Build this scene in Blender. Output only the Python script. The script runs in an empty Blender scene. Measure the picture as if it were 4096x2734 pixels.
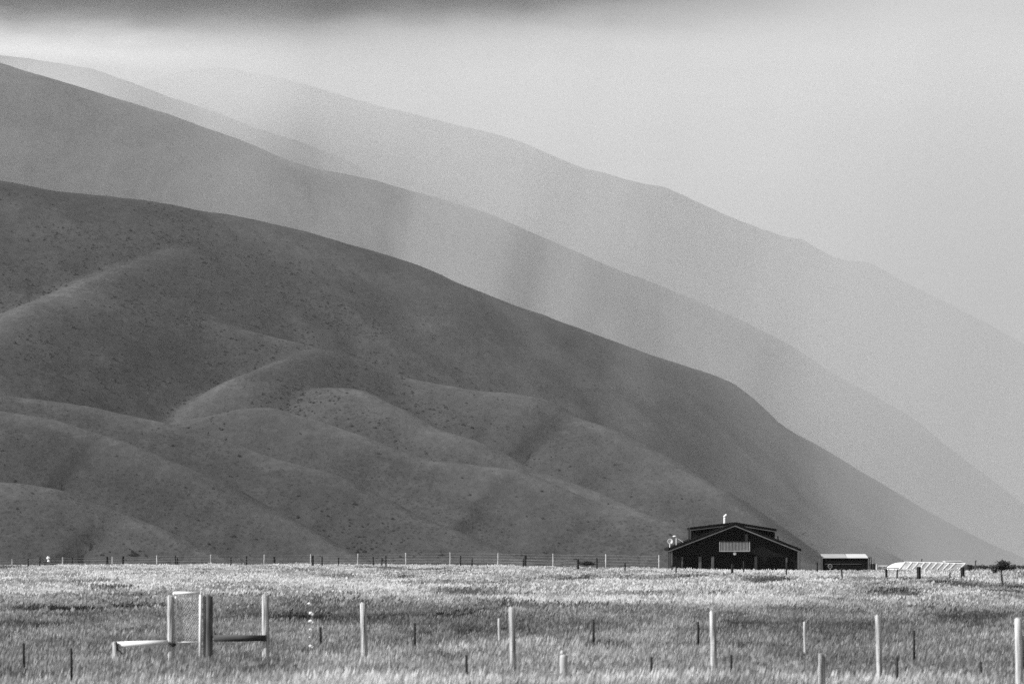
import bpy, math, random
import numpy as np
from mathutils import Vector, Matrix

random.seed(7)
RNG = np.random.default_rng(11)
SC = bpy.context.scene
COL = SC.collection

# ------------------------------------------------------------------ camera geometry
F = 9565.0          # focal length in units of a 2349 px wide picture
CX, HY = 1174.5, 1250.0
CAMH = 2.4


def px(x, d):
    return (x - CX) * d / F


def pz(y, d):
    return CAMH + (HY - y) * d / F


def P(x, y, d):
    return (px(x, d), d, pz(y, d))


# ------------------------------------------------------------------ noise helpers
_perm = RNG.permutation(4096)
_val = RNG.random(4096)


def _h(ix, iy, seed):
    return _val[(_perm[(ix + seed * 131) & 4095] + iy * 57 + seed * 17) & 4095]


def vnoise(x, y, seed=0):
    x = np.asarray(x, float); y = np.asarray(y, float)
    ix = np.floor(x).astype(int); iy = np.floor(y).astype(int)
    fx = x - ix; fy = y - iy
    fx = fx * fx * (3 - 2 * fx); fy = fy * fy * (3 - 2 * fy)
    a = _h(ix, iy, seed); b = _h(ix + 1, iy, seed); c = _h(ix, iy + 1, seed); d = _h(ix + 1, iy + 1, seed)
    return (a * (1 - fx) + b * fx) * (1 - fy) + (c * (1 - fx) + d * fx) * fy


def fbm(x, y, seed=0, octv=4, gain=0.5):
    s = 0.0; amp = 1.0; tot = 0.0
    for k in range(octv):
        s = s + amp * vnoise(x * 2 ** k + 13.7 * k, y * 2 ** k + 7.1 * k, seed + k)
        tot += amp; amp *= gain
    return s / tot - 0.5


def sstep(a, b, x):
    t = np.clip((np.asarray(x, float) - a) / (b - a), 0, 1)
    return t * t * (3 - 2 * t)


# ------------------------------------------------------------------ materials (the picture is black and white: all greys)
def nodes_of(m):
    m.use_nodes = True
    nt = m.node_tree
    nt.nodes.clear()
    return nt, nt.nodes, nt.links


def g3(v):
    return (v, v, v, 1)


def mat(name, lo, hi=None, rough=0.8, scale=(4, 4, 4), metallic=0.0, bump=0.0, contrast=(0.3, 0.7), coords='Object', spec=0.3):
    """grey surface whose tone wanders between lo and hi by a stretched noise"""
    m = bpy.data.materials.new(name)
    nt, N, L = nodes_of(m)
    out = N.new('ShaderNodeOutputMaterial'); b = N.new('ShaderNodeBsdfPrincipled')
    L.new(b.outputs[0], out.inputs[0])
    b.inputs['Roughness'].default_value = rough
    b.inputs['Metallic'].default_value = metallic
    b.inputs['Specular IOR Level'].default_value = spec
    if hi is None:
        hi = lo * 1.15
    tc = N.new('ShaderNodeTexCoord'); mp = N.new('ShaderNodeMapping')
    mp.inputs['Scale'].default_value = scale
    L.new(tc.outputs[coords], mp.inputs[0])
    no = N.new('ShaderNodeTexNoise'); no.inputs['Scale'].default_value = 1.0; no.inputs['Detail'].default_value = 5
    L.new(mp.outputs[0], no.inputs[0])
    cr = N.new('ShaderNodeValToRGB')
    cr.color_ramp.elements[0].position = contrast[0]; cr.color_ramp.elements[1].position = contrast[1]
    cr.color_ramp.elements[0].color = g3(lo); cr.color_ramp.elements[1].color = g3(hi)
    L.new(no.outputs[0], cr.inputs[0]); L.new(cr.outputs[0], b.inputs['Base Color'])
    if bump:
        bp = N.new('ShaderNodeBump'); bp.inputs['Strength'].default_value = bump; bp.inputs['Distance'].default_value = 0.05
        L.new(no.outputs[0], bp.inputs['Height']); L.new(bp.outputs[0], b.inputs['Normal'])
    return m


M = {}
M['wood'] = mat('weathered_timber', 0.16, 0.58, 0.9, (34, 34, 2.2), bump=0.5, contrast=(0.36, 0.6))
M['wood_pale'] = mat('new_timber', 0.28, 0.66, 0.85, (30, 30, 2.0), bump=0.4, contrast=(0.34, 0.58))
M['wood_rail_pale'] = mat('peeled_rail', 0.72, 0.9, 0.7, (2.0, 20, 20), bump=0.2)
M['wood_dark'] = mat('dark_timber', 0.045, 0.16, 0.85, (14, 14, 2.0), bump=0.3)
M['wood_rail_dark'] = mat('dark_rail', 0.02, 0.09, 0.8, (2.0, 14, 14), bump=0.3)
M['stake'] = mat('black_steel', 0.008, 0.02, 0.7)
M['galv'] = mat('galvanised_tube', 0.72, 0.88, 0.45, (9, 9, 9))
M['mesh_wire'] = mat('dull_wire', 0.6, 0.75, 0.6)
M['far_wire'] = mat('fence_wire', 0.28, 0.34, 0.5)
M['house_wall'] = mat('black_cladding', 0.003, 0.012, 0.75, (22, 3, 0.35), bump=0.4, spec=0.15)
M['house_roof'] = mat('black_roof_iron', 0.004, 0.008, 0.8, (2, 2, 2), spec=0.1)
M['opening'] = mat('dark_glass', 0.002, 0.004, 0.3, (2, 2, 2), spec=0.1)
M['fascia'] = mat('grey_fascia', 0.12, 0.2, 0.6, (0.6, 3, 3))
M['post_grey'] = mat('grey_post', 0.07, 0.13, 0.8, (10, 10, 1))
M['balu'] = mat('pale_baluster', 0.27, 0.36, 0.6, (3, 3, 3))
M['white'] = mat('white_paint', 0.78, 0.88, 0.5, (3, 3, 3))
M['shed_wall'] = mat('black_shed_boards', 0.004, 0.012, 0.8, (14, 3, 0.5), spec=0.1)
M['shed_roof'] = mat('grey_iron_sheet', 0.34, 0.52, 0.5, (1.2, 6, 6))
M['shed_roof_new'] = mat('pale_iron_sheet', 0.6, 0.75, 0.5, (2, 6, 6))
M['plastic'] = mat('white_polythene', 0.82, 0.9, 0.45, (1, 1, 1))
M['barrel'] = mat('dark_drum', 0.012, 0.04, 0.6, (6, 6, 2))
M['hose'] = mat('pale_hose', 0.5, 0.58, 0.6)
M['leaf'] = mat('sapling_leaf', 0.03, 0.08, 0.7, (6, 6, 6))
M['bark'] = mat('sapling_bark', 0.03, 0.06, 0.9, (9, 9, 3))
M['stump'] = mat('pale_plastic', 0.36, 0.52, 0.6, (8, 8, 3))
M['hedge'] = mat('far_hedge', 0.015, 0.04, 0.9, (0.3, 0.3, 0.6))
M['bush'] = mat('dark_bush', 0.015, 0.05, 0.9, (4, 4, 4))
M['petal'] = mat('white_tag', 0.8, 0.92, 0.6, (9, 9, 9))


def panel_material():
    m = bpy.data.materials.new('hazy_glazing')
    nt, N, L = nodes_of(m)
    out = N.new('ShaderNodeOutputMaterial'); mix = N.new('ShaderNodeMixShader')
    tr = N.new('ShaderNodeBsdfTransparent'); df = N.new('ShaderNodeBsdfPrincipled')
    df.inputs['Base Color'].default_value = g3(0.5); df.inputs['Roughness'].default_value = 0.4
    mix.inputs[0].default_value = 0.35
    L.new(tr.outputs[0], mix.inputs[1]); L.new(df.outputs[0], mix.inputs[2]); L.new(mix.outputs[0], out.inputs[0])
    return m


M['glazing'] = panel_material()


def hill_material(name, base, speck=0.85):
    m = bpy.data.materials.new(name)
    nt, N, L = nodes_of(m)
    out = N.new('ShaderNodeOutputMaterial'); b = N.new('ShaderNodeBsdfPrincipled')
    b.inputs['Roughness'].default_value = 0.95; b.inputs['Specular IOR Level'].default_value = 0.05
    L.new(b.outputs[0], out.inputs[0])
    tc = N.new('ShaderNodeTexCoord')

    def noise(scale, detail, stretch=(1, 1, 1), rough=0.55):
        mp = N.new('ShaderNodeMapping'); mp.inputs['Scale'].default_value = tuple(scale * s for s in stretch)
        L.new(tc.outputs['Object'], mp.inputs[0])
        n = N.new('ShaderNodeTexNoise'); n.inputs['Scale'].default_value = 1; n.inputs['Detail'].default_value = detail
        n.inputs['Roughness'].default_value = rough
        L.new(mp.outputs[0], n.inputs[0])
        return n.outputs[0]

    def mr(v, a, b_, c, d):
        n = N.new('ShaderNodeMapRange'); n.inputs[1].default_value = a; n.inputs[2].default_value = b_
        n.inputs[3].default_value = c; n.inputs[4].default_value = d
        L.new(v, n.inputs[0]); return n.outputs[0]

    def mul(a, c):
        n = N.new('ShaderNodeMath'); n.operation = 'MULTIPLY'
        L.new(a, n.inputs[0])
        if isinstance(c, (int, float)):
            n.inputs[1].default_value = c
        else:
            L.new(c, n.inputs[1])
        return n.outputs[0]

    big = mr(noise(1 / 260, 4), 0.3, 0.7, 0.72, 1.28)
    fine = mr(noise(1 / 9, 3, (1, 0.6, 1.5), 0.7), 0.3, 0.7, 0.78, 1.22)
    at = N.new('ShaderNodeAttribute'); at.attribute_name = 'crest'      # ridge tops paler in broken strips: dry grass, plus crest light put into the tone
    brk = mr(noise(1 / 70, 4), 0.3, 0.6, 0.35, 1.0)
    dry = N.new('ShaderNodeMath'); dry.operation = 'MULTIPLY_ADD'; L.new(mul(at.outputs['Fac'], brk), dry.inputs[0]); dry.inputs[1].default_value = 0.8; dry.inputs[2].default_value = 1.0
    tone = mul(mul(mul(big, fine), dry.outputs[0]), base)
    # scrub: bushes a few metres across, thick in some patches and absent in others
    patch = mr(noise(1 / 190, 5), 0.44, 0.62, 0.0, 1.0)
    af = N.new('ShaderNodeAttribute'); af.attribute_name = 'fold'  # folds and flanks darker: scrub, with slope shade put into the tone
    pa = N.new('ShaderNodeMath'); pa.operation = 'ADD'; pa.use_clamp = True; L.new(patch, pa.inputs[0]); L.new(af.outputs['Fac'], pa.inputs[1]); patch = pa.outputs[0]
    vo = N.new('ShaderNodeTexVoronoi'); vo.inputs['Scale'].default_value = 1; vo.inputs['Randomness'].default_value = 1
    mp = N.new('ShaderNodeMapping'); mp.inputs['Scale'].default_value = (1 / 5.2, 1 / 5.2, 1 / 5.2)
    L.new(tc.outputs['Object'], mp.inputs[0]); L.new(mp.outputs[0], vo.inputs[0])
    sz = N.new('ShaderNodeMath'); sz.operation = 'MULTIPLY_ADD'; L.new(patch, sz.inputs[0]); sz.inputs[1].default_value = 0.26; sz.inputs[2].default_value = 0.09
    lt = N.new('ShaderNodeMath'); lt.operation = 'LESS_THAN'; L.new(vo.outputs['Distance'], lt.inputs[0]); L.new(sz.outputs[0], lt.inputs[1])
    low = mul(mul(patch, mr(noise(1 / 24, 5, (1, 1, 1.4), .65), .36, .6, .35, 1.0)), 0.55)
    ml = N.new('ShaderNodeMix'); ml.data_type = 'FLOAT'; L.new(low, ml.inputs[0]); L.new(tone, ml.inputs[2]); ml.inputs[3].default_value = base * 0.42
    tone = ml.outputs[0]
    k = mul(lt.outputs[0], speck)
    mx = N.new('ShaderNodeMix'); mx.data_type = 'FLOAT'
    L.new(k, mx.inputs[0]); L.new(tone, mx.inputs[2]); mx.inputs[3].default_value = base * 0.33
    L.new(mx.outputs[0], b.inputs['Base Color'])
    bp = N.new('ShaderNodeBump'); bp.inputs['Strength'].default_value = 0.6; bp.inputs['Distance'].default_value = 6.0
    L.new(noise(1 / 28, 6, (1, 1, 1), 0.6), bp.inputs['Height']); L.new(bp.outputs[0], b.inputs['Normal'])
    return m


M['hill'] = hill_material('tussock_hillside', 0.066, 0.55)
M['hill_far'] = hill_material('far_hillside', 0.075, 0.6)


def ground_material():
    m = bpy.data.materials.new('dry_ground')
    nt, N, L = nodes_of(m)
    out = N.new('ShaderNodeOutputMaterial'); b = N.new('ShaderNodeBsdfPrincipled')
    b.inputs['Roughness'].default_value = 1.0; b.inputs['Specular IOR Level'].default_value = 0.0
    L.new(b.outputs[0], out.inputs[0])
    at = N.new('ShaderNodeAttribute'); at.attribute_name = 'tint'
    tc = N.new('ShaderNodeTexCoord')
    n = N.new('ShaderNodeTexNoise'); n.inputs['Scale'].default_value = 1.3; n.inputs['Detail'].default_value = 6
    L.new(tc.outputs['Object'], n.inputs[0])
    ad = N.new('ShaderNodeMath'); ad.operation = 'MULTIPLY_ADD'; L.new(n.outputs[0], ad.inputs[0]); ad.inputs[1].default_value = 0.5
    L.new(at.outputs['Fac'], ad.inputs[2])
    cr = N.new('ShaderNodeValToRGB'); cr.color_ramp.elements[0].color = g3(0.05); cr.color_ramp.elements[1].color = g3(0.30)
    cr.color_ramp.elements[0].position = 0.3; cr.color_ramp.elements[1].position = 1.1
    L.new(ad.outputs[0], cr.inputs[0]); L.new(cr.outputs[0], b.inputs['Base Color'])
    return m


M['ground'] = ground_material()


def grass_material():
    m = bpy.data.materials.new('dry_grass')
    nt, N, L = nodes_of(m)
    out = N.new('ShaderNodeOutputMaterial')
    df = N.new('ShaderNodeBsdfDiffuse'); tl = N.new('ShaderNodeBsdfTranslucent'); mix = N.new('ShaderNodeMixShader')
    mix.inputs[0].default_value = 0.35
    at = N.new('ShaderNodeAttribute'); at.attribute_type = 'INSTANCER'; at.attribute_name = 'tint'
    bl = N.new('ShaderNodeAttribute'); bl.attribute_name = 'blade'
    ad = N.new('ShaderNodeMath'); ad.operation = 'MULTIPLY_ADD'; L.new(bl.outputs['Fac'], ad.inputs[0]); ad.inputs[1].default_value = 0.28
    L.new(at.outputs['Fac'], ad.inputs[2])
    cr = N.new('ShaderNodeValToRGB')
    e = cr.color_ramp.elements
    e[0].position = 0.0; e[0].color = g3(0.03)
    e[1].position = 1.2 if False else 1.0; e[1].color = g3(0.78)
    for p, v in ((0.25, 0.10), (0.5, 0.27), (0.75, 0.50)):
        q = e.new(p); q.color = g3(v)
    L.new(ad.outputs[0], cr.inputs[0])
    L.new(cr.outputs[0], df.inputs[0]); L.new(cr.outputs[0], tl.inputs[0])
    L.new(df.outputs[0], mix.inputs[1]); L.new(tl.outputs[0], mix.inputs[2]); L.new(mix.outputs[0], out.inputs[0])
    return m


M['grass'] = grass_material()


# ------------------------------------------------------------------ mesh builder
class MB:
    def __init__(self):
        self.v = []; self.f = []

    def add(self, verts, faces):
        o = len(self.v)
        self.v += [tuple(p) for p in verts]
        self.f += [tuple(o + i for i in f) for f in faces]
        return self

    def box(self, x0, x1, y0, y1, z0, z1):
        x0, x1 = sorted((x0, x1)); y0, y1 = sorted((y0, y1)); z0, z1 = sorted((z0, z1))
        return self.add([(x0, y0, z0), (x1, y0, z0), (x1, y1, z0), (x0, y1, z0), (x0, y0, z1), (x1, y0, z1), (x1, y1, z1), (x0, y1, z1)],
                        [(0, 3, 2, 1), (4, 5, 6, 7), (0, 1, 5, 4), (1, 2, 6, 5), (2, 3, 7, 6), (3, 0, 4, 7)])

    def prism(self, poly, y0, y1):
        """poly: (x, z) counter-clockwise seen from the front (-y)"""
        n = len(poly)
        v = [(x, y0, z) for x, z in poly] + [(x, y1, z) for x, z in poly]
        f = [tuple(range(n)), tuple(range(2 * n - 1, n - 1, -1))]
        for i in range(n):
            j = (i + 1) % n
            f.append((i, n + i, n + j, j))
        return self.add(v, f)

    def tube(self, pts, rad, n=10, wob=0.0, flat=1.0):
        pts = [Vector(p) for p in pts]
        if isinstance(rad, (int, float)):
            rad = [rad] * len(pts)
        v = []; f = []
        for i, p in enumerate(pts):
            d = (pts[min(i + 1, len(pts) - 1)] - pts[max(i - 1, 0)]).normalized()
            a = d.cross(Vector((0, 1, 0)))
            if a.length < 0.05:
                a = d.cross(Vector((1, 0, 0)))
            a.normalize(); c = d.cross(a)
            for k in range(n):
                t = 2 * math.pi * k / n
                r = rad[i] * (1 + wob * random.uniform(-1, 1))
                v.append(p + a * math.cos(t) * r + c * math.sin(t) * r * flat)
        for i in range(len(pts) - 1):
            for k in range(n):
                k2 = (k + 1) % n
                f.append((i * n + k, i * n + k2, (i + 1) * n + k2, (i + 1) * n + k))
        f.append(tuple(range(n - 1, -1, -1))); f.append(tuple((len(pts) - 1) * n + k for k in range(n)))
        return self.add(v, f)

    def lathe(self, prof, centre, n=18, axis=(0, 0, 1)):
        ax = Vector(axis).normalized(); q = Vector((0, 0, 1)).rotation_difference(ax)
        c = Vector(centre); v = []; f = []
        for r, h in prof:
            for k in range(n):
                t = 2 * math.pi * k / n
                v.append(c + q @ Vector((r * math.cos(t), r * math.sin(t), h)))
        for i in range(len(prof) - 1):
            for k in range(n):
                k2 = (k + 1) % n
                f.append((i * n + k, i * n + k2, (i + 1) * n + k2, (i + 1) * n + k))
        f.append(tuple(range(n - 1, -1, -1))); f.append(tuple((len(prof) - 1) * n + k for k in range(n)))
        return self.add(v, f)

    def blob(self, c, r, seed=0, n=10, rough=0.2):
        rr = random.Random(seed); v = []; f = []
        for i in range(n + 1):
            th = math.pi * i / n
            for k in range(2 * n):
                ph = math.pi * k / n
                s = 1 + rr.uniform(-rough, rough)
                v.append((c[0] + r[0] * s * math.sin(th) * math.cos(ph), c[1] + r[1] * s * math.sin(th) * math.sin(ph), c[2] + r[2] * s * math.cos(th)))
        for i in range(n):
            for k in range(2 * n):
                k2 = (k + 1) % (2 * n)
                f.append((i * 2 * n + k, (i + 1) * 2 * n + k, (i + 1) * 2 * n + k2, i * 2 * n + k2))
        return self.add(v, f)

    def build(self, name, m, parent=None, origin=None, smooth=False):
        org = Vector(origin) if origin is not None else (Vector(parent['_o']) if parent is not None and '_o' in parent else Vector((0, 0, 0)))
        me = bpy.data.meshes.new(name)
        me.from_pydata([tuple(Vector(p) - org) for p in self.v], [], self.f)
        me.materials.append(m)
        if smooth:
            me.polygons.foreach_set('use_smooth', [True] * len(me.polygons))
        me.update()
        o = bpy.data.objects.new(name, me); COL.objects.link(o)
        if parent is not None:
            o.parent = parent
            o['_o'] = list(org)
        else:
            o.location = org
        return o


def tag(o, label=None, cat=None, group=None, kind=None):
    if label: o['label'] = label
    if cat: o['category'] = cat
    if group: o['group'] = group
    if kind: o['kind'] = kind
    return o


def empty(name, loc, label, cat, group=None):
    o = bpy.data.objects.new(name, None); COL.objects.link(o)
    o.location = loc; o['_o'] = list(loc)
    o.empty_display_size = 0.2
    return tag(o, label, cat, group)


# ------------------------------------------------------------------ the ground
def crest_d(pxx):
    return np.interp(pxx, [-2000, 0, 1000, 1500, 1800, 2349, 4500], [405, 400, 395, 335, 312, 300, 296])


def ground_z(x, d):
    x = np.asarray(x, float); d = np.asarray(d, float)
    pxx = CX + x * F / np.maximum(d, 1)
    dc = crest_d(pxx)
    t = np.maximum(d - dc, 0)
    drop = 0.0062 * t * sstep(0, 40, t) + 0.006 * np.maximum(t - 130, 0)
    drop = np.minimum(drop, 7 + np.maximum(t - 640, 0) * 0.008)
    drop = np.minimum(drop, 40)
    bump = 0.42 * fbm(x / 11, d / 20, 3, 4) * sstep(95, 170, d) + 0.20 * fbm(x / 5, d / 7, 9, 3) * sstep(60, 110, d)
    rim = 0.5 * fbm(x / 22, d / 60, 21, 4) * sstep(0, -90, d - dc) * 0
    fade = 1 - sstep(900, 2500, d)
    return -drop + bump * fade + rim


def gz(x, d):
    return float(ground_z(np.array([x]), np.array([d]))[0])


# dark and bright patches of grass tone, in (pixel x, pixel y, half width, half height, strength) as read off the photo, laid on the ground
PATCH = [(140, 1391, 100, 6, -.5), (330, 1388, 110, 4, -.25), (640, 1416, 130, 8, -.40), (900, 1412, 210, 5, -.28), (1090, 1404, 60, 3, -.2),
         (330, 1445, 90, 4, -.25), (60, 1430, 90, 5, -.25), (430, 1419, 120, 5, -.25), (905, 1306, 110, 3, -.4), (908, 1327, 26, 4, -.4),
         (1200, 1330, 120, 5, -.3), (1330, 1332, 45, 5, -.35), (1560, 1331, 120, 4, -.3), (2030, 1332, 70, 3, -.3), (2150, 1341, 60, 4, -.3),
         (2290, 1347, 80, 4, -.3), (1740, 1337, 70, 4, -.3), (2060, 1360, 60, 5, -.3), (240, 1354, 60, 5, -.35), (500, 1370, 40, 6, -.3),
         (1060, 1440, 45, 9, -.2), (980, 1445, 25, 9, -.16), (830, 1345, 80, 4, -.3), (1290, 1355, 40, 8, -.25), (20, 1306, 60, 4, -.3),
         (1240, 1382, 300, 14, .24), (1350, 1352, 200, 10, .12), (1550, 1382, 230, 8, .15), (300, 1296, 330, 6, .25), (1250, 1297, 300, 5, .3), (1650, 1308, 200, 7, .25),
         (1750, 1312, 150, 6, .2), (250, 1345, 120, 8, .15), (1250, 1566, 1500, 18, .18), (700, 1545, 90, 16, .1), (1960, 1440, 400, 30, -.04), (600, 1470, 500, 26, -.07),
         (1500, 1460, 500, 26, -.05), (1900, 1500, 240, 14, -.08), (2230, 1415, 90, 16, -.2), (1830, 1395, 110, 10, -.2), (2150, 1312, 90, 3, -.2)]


def tint_at(x, d):
    x = np.asarray(x, float); d = np.asarray(d, float)
    far = sstep(128, 190, d)
    t = 0.53 + (0.45 + .4 * far) * fbm(x / 7, d / 18, 31, 4, 0.6) + (0.35 + .35 * far) * fbm(x / 2.2, d / 7.0, 41, 3, .6)
    t = t + 0.30 * far - 0.05
    t = t - (.22 + .2 * far) * sstep(.15, .27, fbm(x / 3.2, d / 13, 61, 3, .6)) + .14 * sstep(.10, .3, fbm(x / 4.0, d / 11, 66, 3, .6))
    yy = HY + CAMH * F / d; xx = CX + x * F / d
    yy = yy - .10 * (yy - HY)          # the grass tops seen over a spot stand a little higher in the view
    wob = 14 * fbm(x / 4, d / 9, 77, 3); wx = 60 * fbm(x / 3, d / 6, 78, 3)
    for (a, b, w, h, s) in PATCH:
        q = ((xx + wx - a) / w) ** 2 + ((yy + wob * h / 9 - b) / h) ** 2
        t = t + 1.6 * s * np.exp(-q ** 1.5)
    return np.clip(t, 0.0, 1.0)


def build_ground():
    dd = np.concatenate([np.arange(-60, 50, 10.0), np.linspace(50, 200, 90), np.linspace(203, 560, 130), np.geomspace(570, 60000, 60)])
    uu = np.concatenate([np.linspace(-1, -.17, 12)[:-1], np.linspace(-.17, .17, 121), np.linspace(.17, 1, 12)[1:]])
    D, U = np.meshgrid(dd, uu, indexing='ij')
    X = U * np.maximum(D + 140 * (D < 300) * np.clip((300 - D) / 300, 0, 1), 60)
    Z = ground_z(X, D)
    n, m_ = D.shape
    V = np.stack([X, D, Z], -1).reshape(-1, 3)
    idx = np.arange(n * m_).reshape(n, m_)
    Fc = np.stack([idx[:-1, :-1], idx[:-1, 1:], idx[1:, 1:], idx[1:, :-1]], -1).reshape(-1, 4)
    me = bpy.data.meshes.new('ground'); me.from_pydata(V.tolist(), [], Fc.tolist())
    a = me.attributes.new('tint', 'FLOAT', 'POINT')
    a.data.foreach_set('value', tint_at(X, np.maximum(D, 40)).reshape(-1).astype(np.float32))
    me.polygons.foreach_set('use_smooth', [True] * len(me.polygons))
    me.materials.append(M['ground']); me.update()
    o = bpy.data.objects.new('ground', me); COL.objects.link(o)
    tag(o, 'pale dry paddock ground under long grass', 'ground', kind='structure')


build_ground()


# ------------------------------------------------------------------ grass: many small clumps scattered over the paddock
def clump_mesh(name, nb, spread, hgt, wid, seed, lean):
    r = random.Random(seed); v = []; f = []; tint = []
    for i in range(nb):
        a = r.uniform(0, 2 * math.pi); q = spread * math.sqrt(r.random())
        bx, by = q * math.cos(a), q * math.sin(a)
        h = hgt * r.uniform(0.45, 1.12); w = wid * r.uniform(0.6, 1.3)
        yaw = r.uniform(-0.9, 0.9)
        wx, wy = math.cos(yaw) * w / 2, math.sin(yaw) * w / 2
        lx = h * (lean + r.gauss(0, 0.22)); ly = h * r.gauss(0, 0.2)
        o = len(v); t = r.uniform(-0.5, 0.5)
        for (s, k, ww) in ((0, 0, 0.8), (0.5, 0.28, 1.0), (0.85, 0.72, 0.7)):
            cx, cy, cz = bx + lx * k, by + ly * k, h * s
            v += [(cx - wx * ww, cy - wy * ww, cz), (cx + wx * ww, cy + wy * ww, cz)]
            tint += [t, t]
        v.append((bx + lx, by + ly, h)); tint.append(t)
        f += [(o, o + 1, o + 3, o + 2), (o + 2, o + 3, o + 5, o + 4), (o + 4, o + 5, o + 6)]
        if r.random() < 0.25:      # seed head
            o = len(v); hx, hy, hz = bx + lx, by + ly, h
            L_ = 0.22 * hgt; sw = wid * 1.1
            v += [(hx - sw, hy, hz - L_ * .3), (hx + sw, hy, hz - L_ * .3), (hx + sw * .9 + L_ * .2, hy, hz + L_ * .4), (hx - sw * .5 + L_ * .2, hy, hz + L_ * .4), (hx + L_ * .35, hy, hz + L_)]
            tint += [t + 0.35] * 5
            f += [(o, o + 1, o + 2, o + 3), (o + 3, o + 2, o + 4)]
    me = bpy.data.meshes.new(name); me.from_pydata(v, [], f)
    at = me.attributes.new('blade', 'FLOAT', 'POINT'); at.data.foreach_set('value', np.array(tint, np.float32))
    me.materials.append(M['grass']); me.update()
    return bpy.data.objects.new(name, me)


def instance_on(o, protos, name):
    col = bpy.data.collections.new(name + '_clumps')
    for p in protos:
        col.objects.link(p)
    ng = bpy.data.node_groups.new(name + '_scatter', 'GeometryNodeTree')
    ng.interface.new_socket('Geometry', in_out='INPUT', socket_type='NodeSocketGeometry')
    ng.interface.new_socket('Geometry', in_out='OUTPUT', socket_type='NodeSocketGeometry')
    N, L = ng.nodes, ng.links
    gi = N.new('NodeGroupInput'); go = N.new('NodeGroupOutput')
    ip = N.new('GeometryNodeInstanceOnPoints'); ci = N.new('GeometryNodeCollectionInfo')
    ci.inputs['Collection'].default_value = col; ci.inputs['Separate Children'].default_value = True; ci.inputs['Reset Children'].default_value = True

    def attr(nm, typ='FLOAT'):
        q = N.new('GeometryNodeInputNamedAttribute'); q.data_type = typ; q.inputs['Name'].default_value = nm
        return q.outputs['Attribute']
    cmb = N.new('ShaderNodeCombineXYZ'); L.new(attr('yaw'), cmb.inputs[2])
    L.new(gi.outputs[0], ip.inputs['Points']); L.new(ci.outputs[0], ip.inputs['Instance'])
    ip.inputs['Pick Instance'].default_value = True
    L.new(attr('pick', 'INT'), ip.inputs['Instance Index'])
    L.new(cmb.outputs[0], ip.inputs['Rotation']); L.new(attr('scl'), ip.inputs['Scale'])
    L.new(ip.outputs[0], go.inputs[0])
    md = o.modifiers.new('scatter', 'NODES'); md.node_group = ng


def scatter(name, protos, X, D, tint, scl, label, lift=0.0):
    n = len(X)
    me = bpy.data.meshes.new(name)
    Z = ground_z(X, D) - 0.03 + lift * np.maximum(fbm(X / 1.6, D / 4.5, 88, 3), -.05)
    me.from_pydata(np.stack([X, D, Z], -1).tolist(), [], [])
    for nm, arr in (('tint', tint), ('scl', scl), ('yaw', RNG.uniform(-0.6, 0.6, n))):
        a = me.attributes.new(nm, 'FLOAT', 'POINT'); a.data.foreach_set('value', np.asarray(arr, np.float32))
    a = me.attributes.new('pick', 'INT', 'POINT'); a.data.foreach_set('value', RNG.integers(0, len(protos), n).astype(np.int32))
    o = bpy.data.objects.new(name, me); COL.objects.link(o)
    instance_on(o, protos, name)
    tag(o, label, 'grass', kind='stuff')
    return o


def field_points(d0, d1, count, power, umax):
    """points whose density per square metre falls as distance**-power"""
    u = RNG.random(count)
    e = 2 - power
    D = (d0 ** e + u * (d1 ** e - d0 ** e)) ** (1 / e)
    X = RNG.uniform(-1, 1, count) * (umax * D + 3.5)
    return X, D


def build_grass():
    near = [clump_mesh('grass_clump', 42, 0.22, 0.32, 0.0095, 100 + i, 0.22) for i in range(6)]
    X, D = field_points(50, 250, 118000, 1.0, 0.145)
    keep = RNG.random(len(D)) > sstep(140, 250, D)
    X, D = X[keep], D[keep]
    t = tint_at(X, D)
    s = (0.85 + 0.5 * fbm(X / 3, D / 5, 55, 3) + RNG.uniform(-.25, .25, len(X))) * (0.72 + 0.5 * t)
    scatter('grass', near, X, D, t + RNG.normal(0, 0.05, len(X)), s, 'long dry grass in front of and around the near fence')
    far = [clump_mesh('tussock_clump', 60, 0.7, 0.31, 0.032, 200 + i, 0.25) for i in range(6)]
    X, D = field_points(125, 640, 160000, 0.8, 0.145)
    keep = (D < crest_d(CX + X * F / D) + 70) & (RNG.random(len(D)) < sstep(115, 230, D) + .05)
    X, D = X[keep], D[keep]
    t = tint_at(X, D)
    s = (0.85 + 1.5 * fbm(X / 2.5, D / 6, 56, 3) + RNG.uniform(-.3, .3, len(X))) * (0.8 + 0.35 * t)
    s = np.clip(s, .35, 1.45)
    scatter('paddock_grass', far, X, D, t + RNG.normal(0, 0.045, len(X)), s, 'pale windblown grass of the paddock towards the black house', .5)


build_grass()


# ------------------------------------------------------------------ hills: every spur is a ridge line with a rounded crest and two flanks
def resample(pts, n):
    p = np.array(pts, float)
    s = np.concatenate([[0], np.cumsum(np.hypot(np.diff(p[:, 0]), np.diff(p[:, 1])))])
    t = np.linspace(0, s[-1], n)
    q = np.stack([np.interp(t, s, p[:, k]) for k in range(3)], -1)
    w = max(2, int(n / len(pts) * 0.45))
    ker = np.hanning(2 * w + 3)[1:-1]; ker /= ker.sum()
    pad = len(ker) // 2
    out = q.copy()
    for k in range(3):
        lo = 2 * q[0, k] - q[1:pad + 1, k][::-1]; hi = 2 * q[-1, k] - q[-pad - 1:-1, k][::-1]
        out[:, k] = np.convolve(np.concatenate([lo, q[:, k], hi]), ker, 'valid')
    return out


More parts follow.
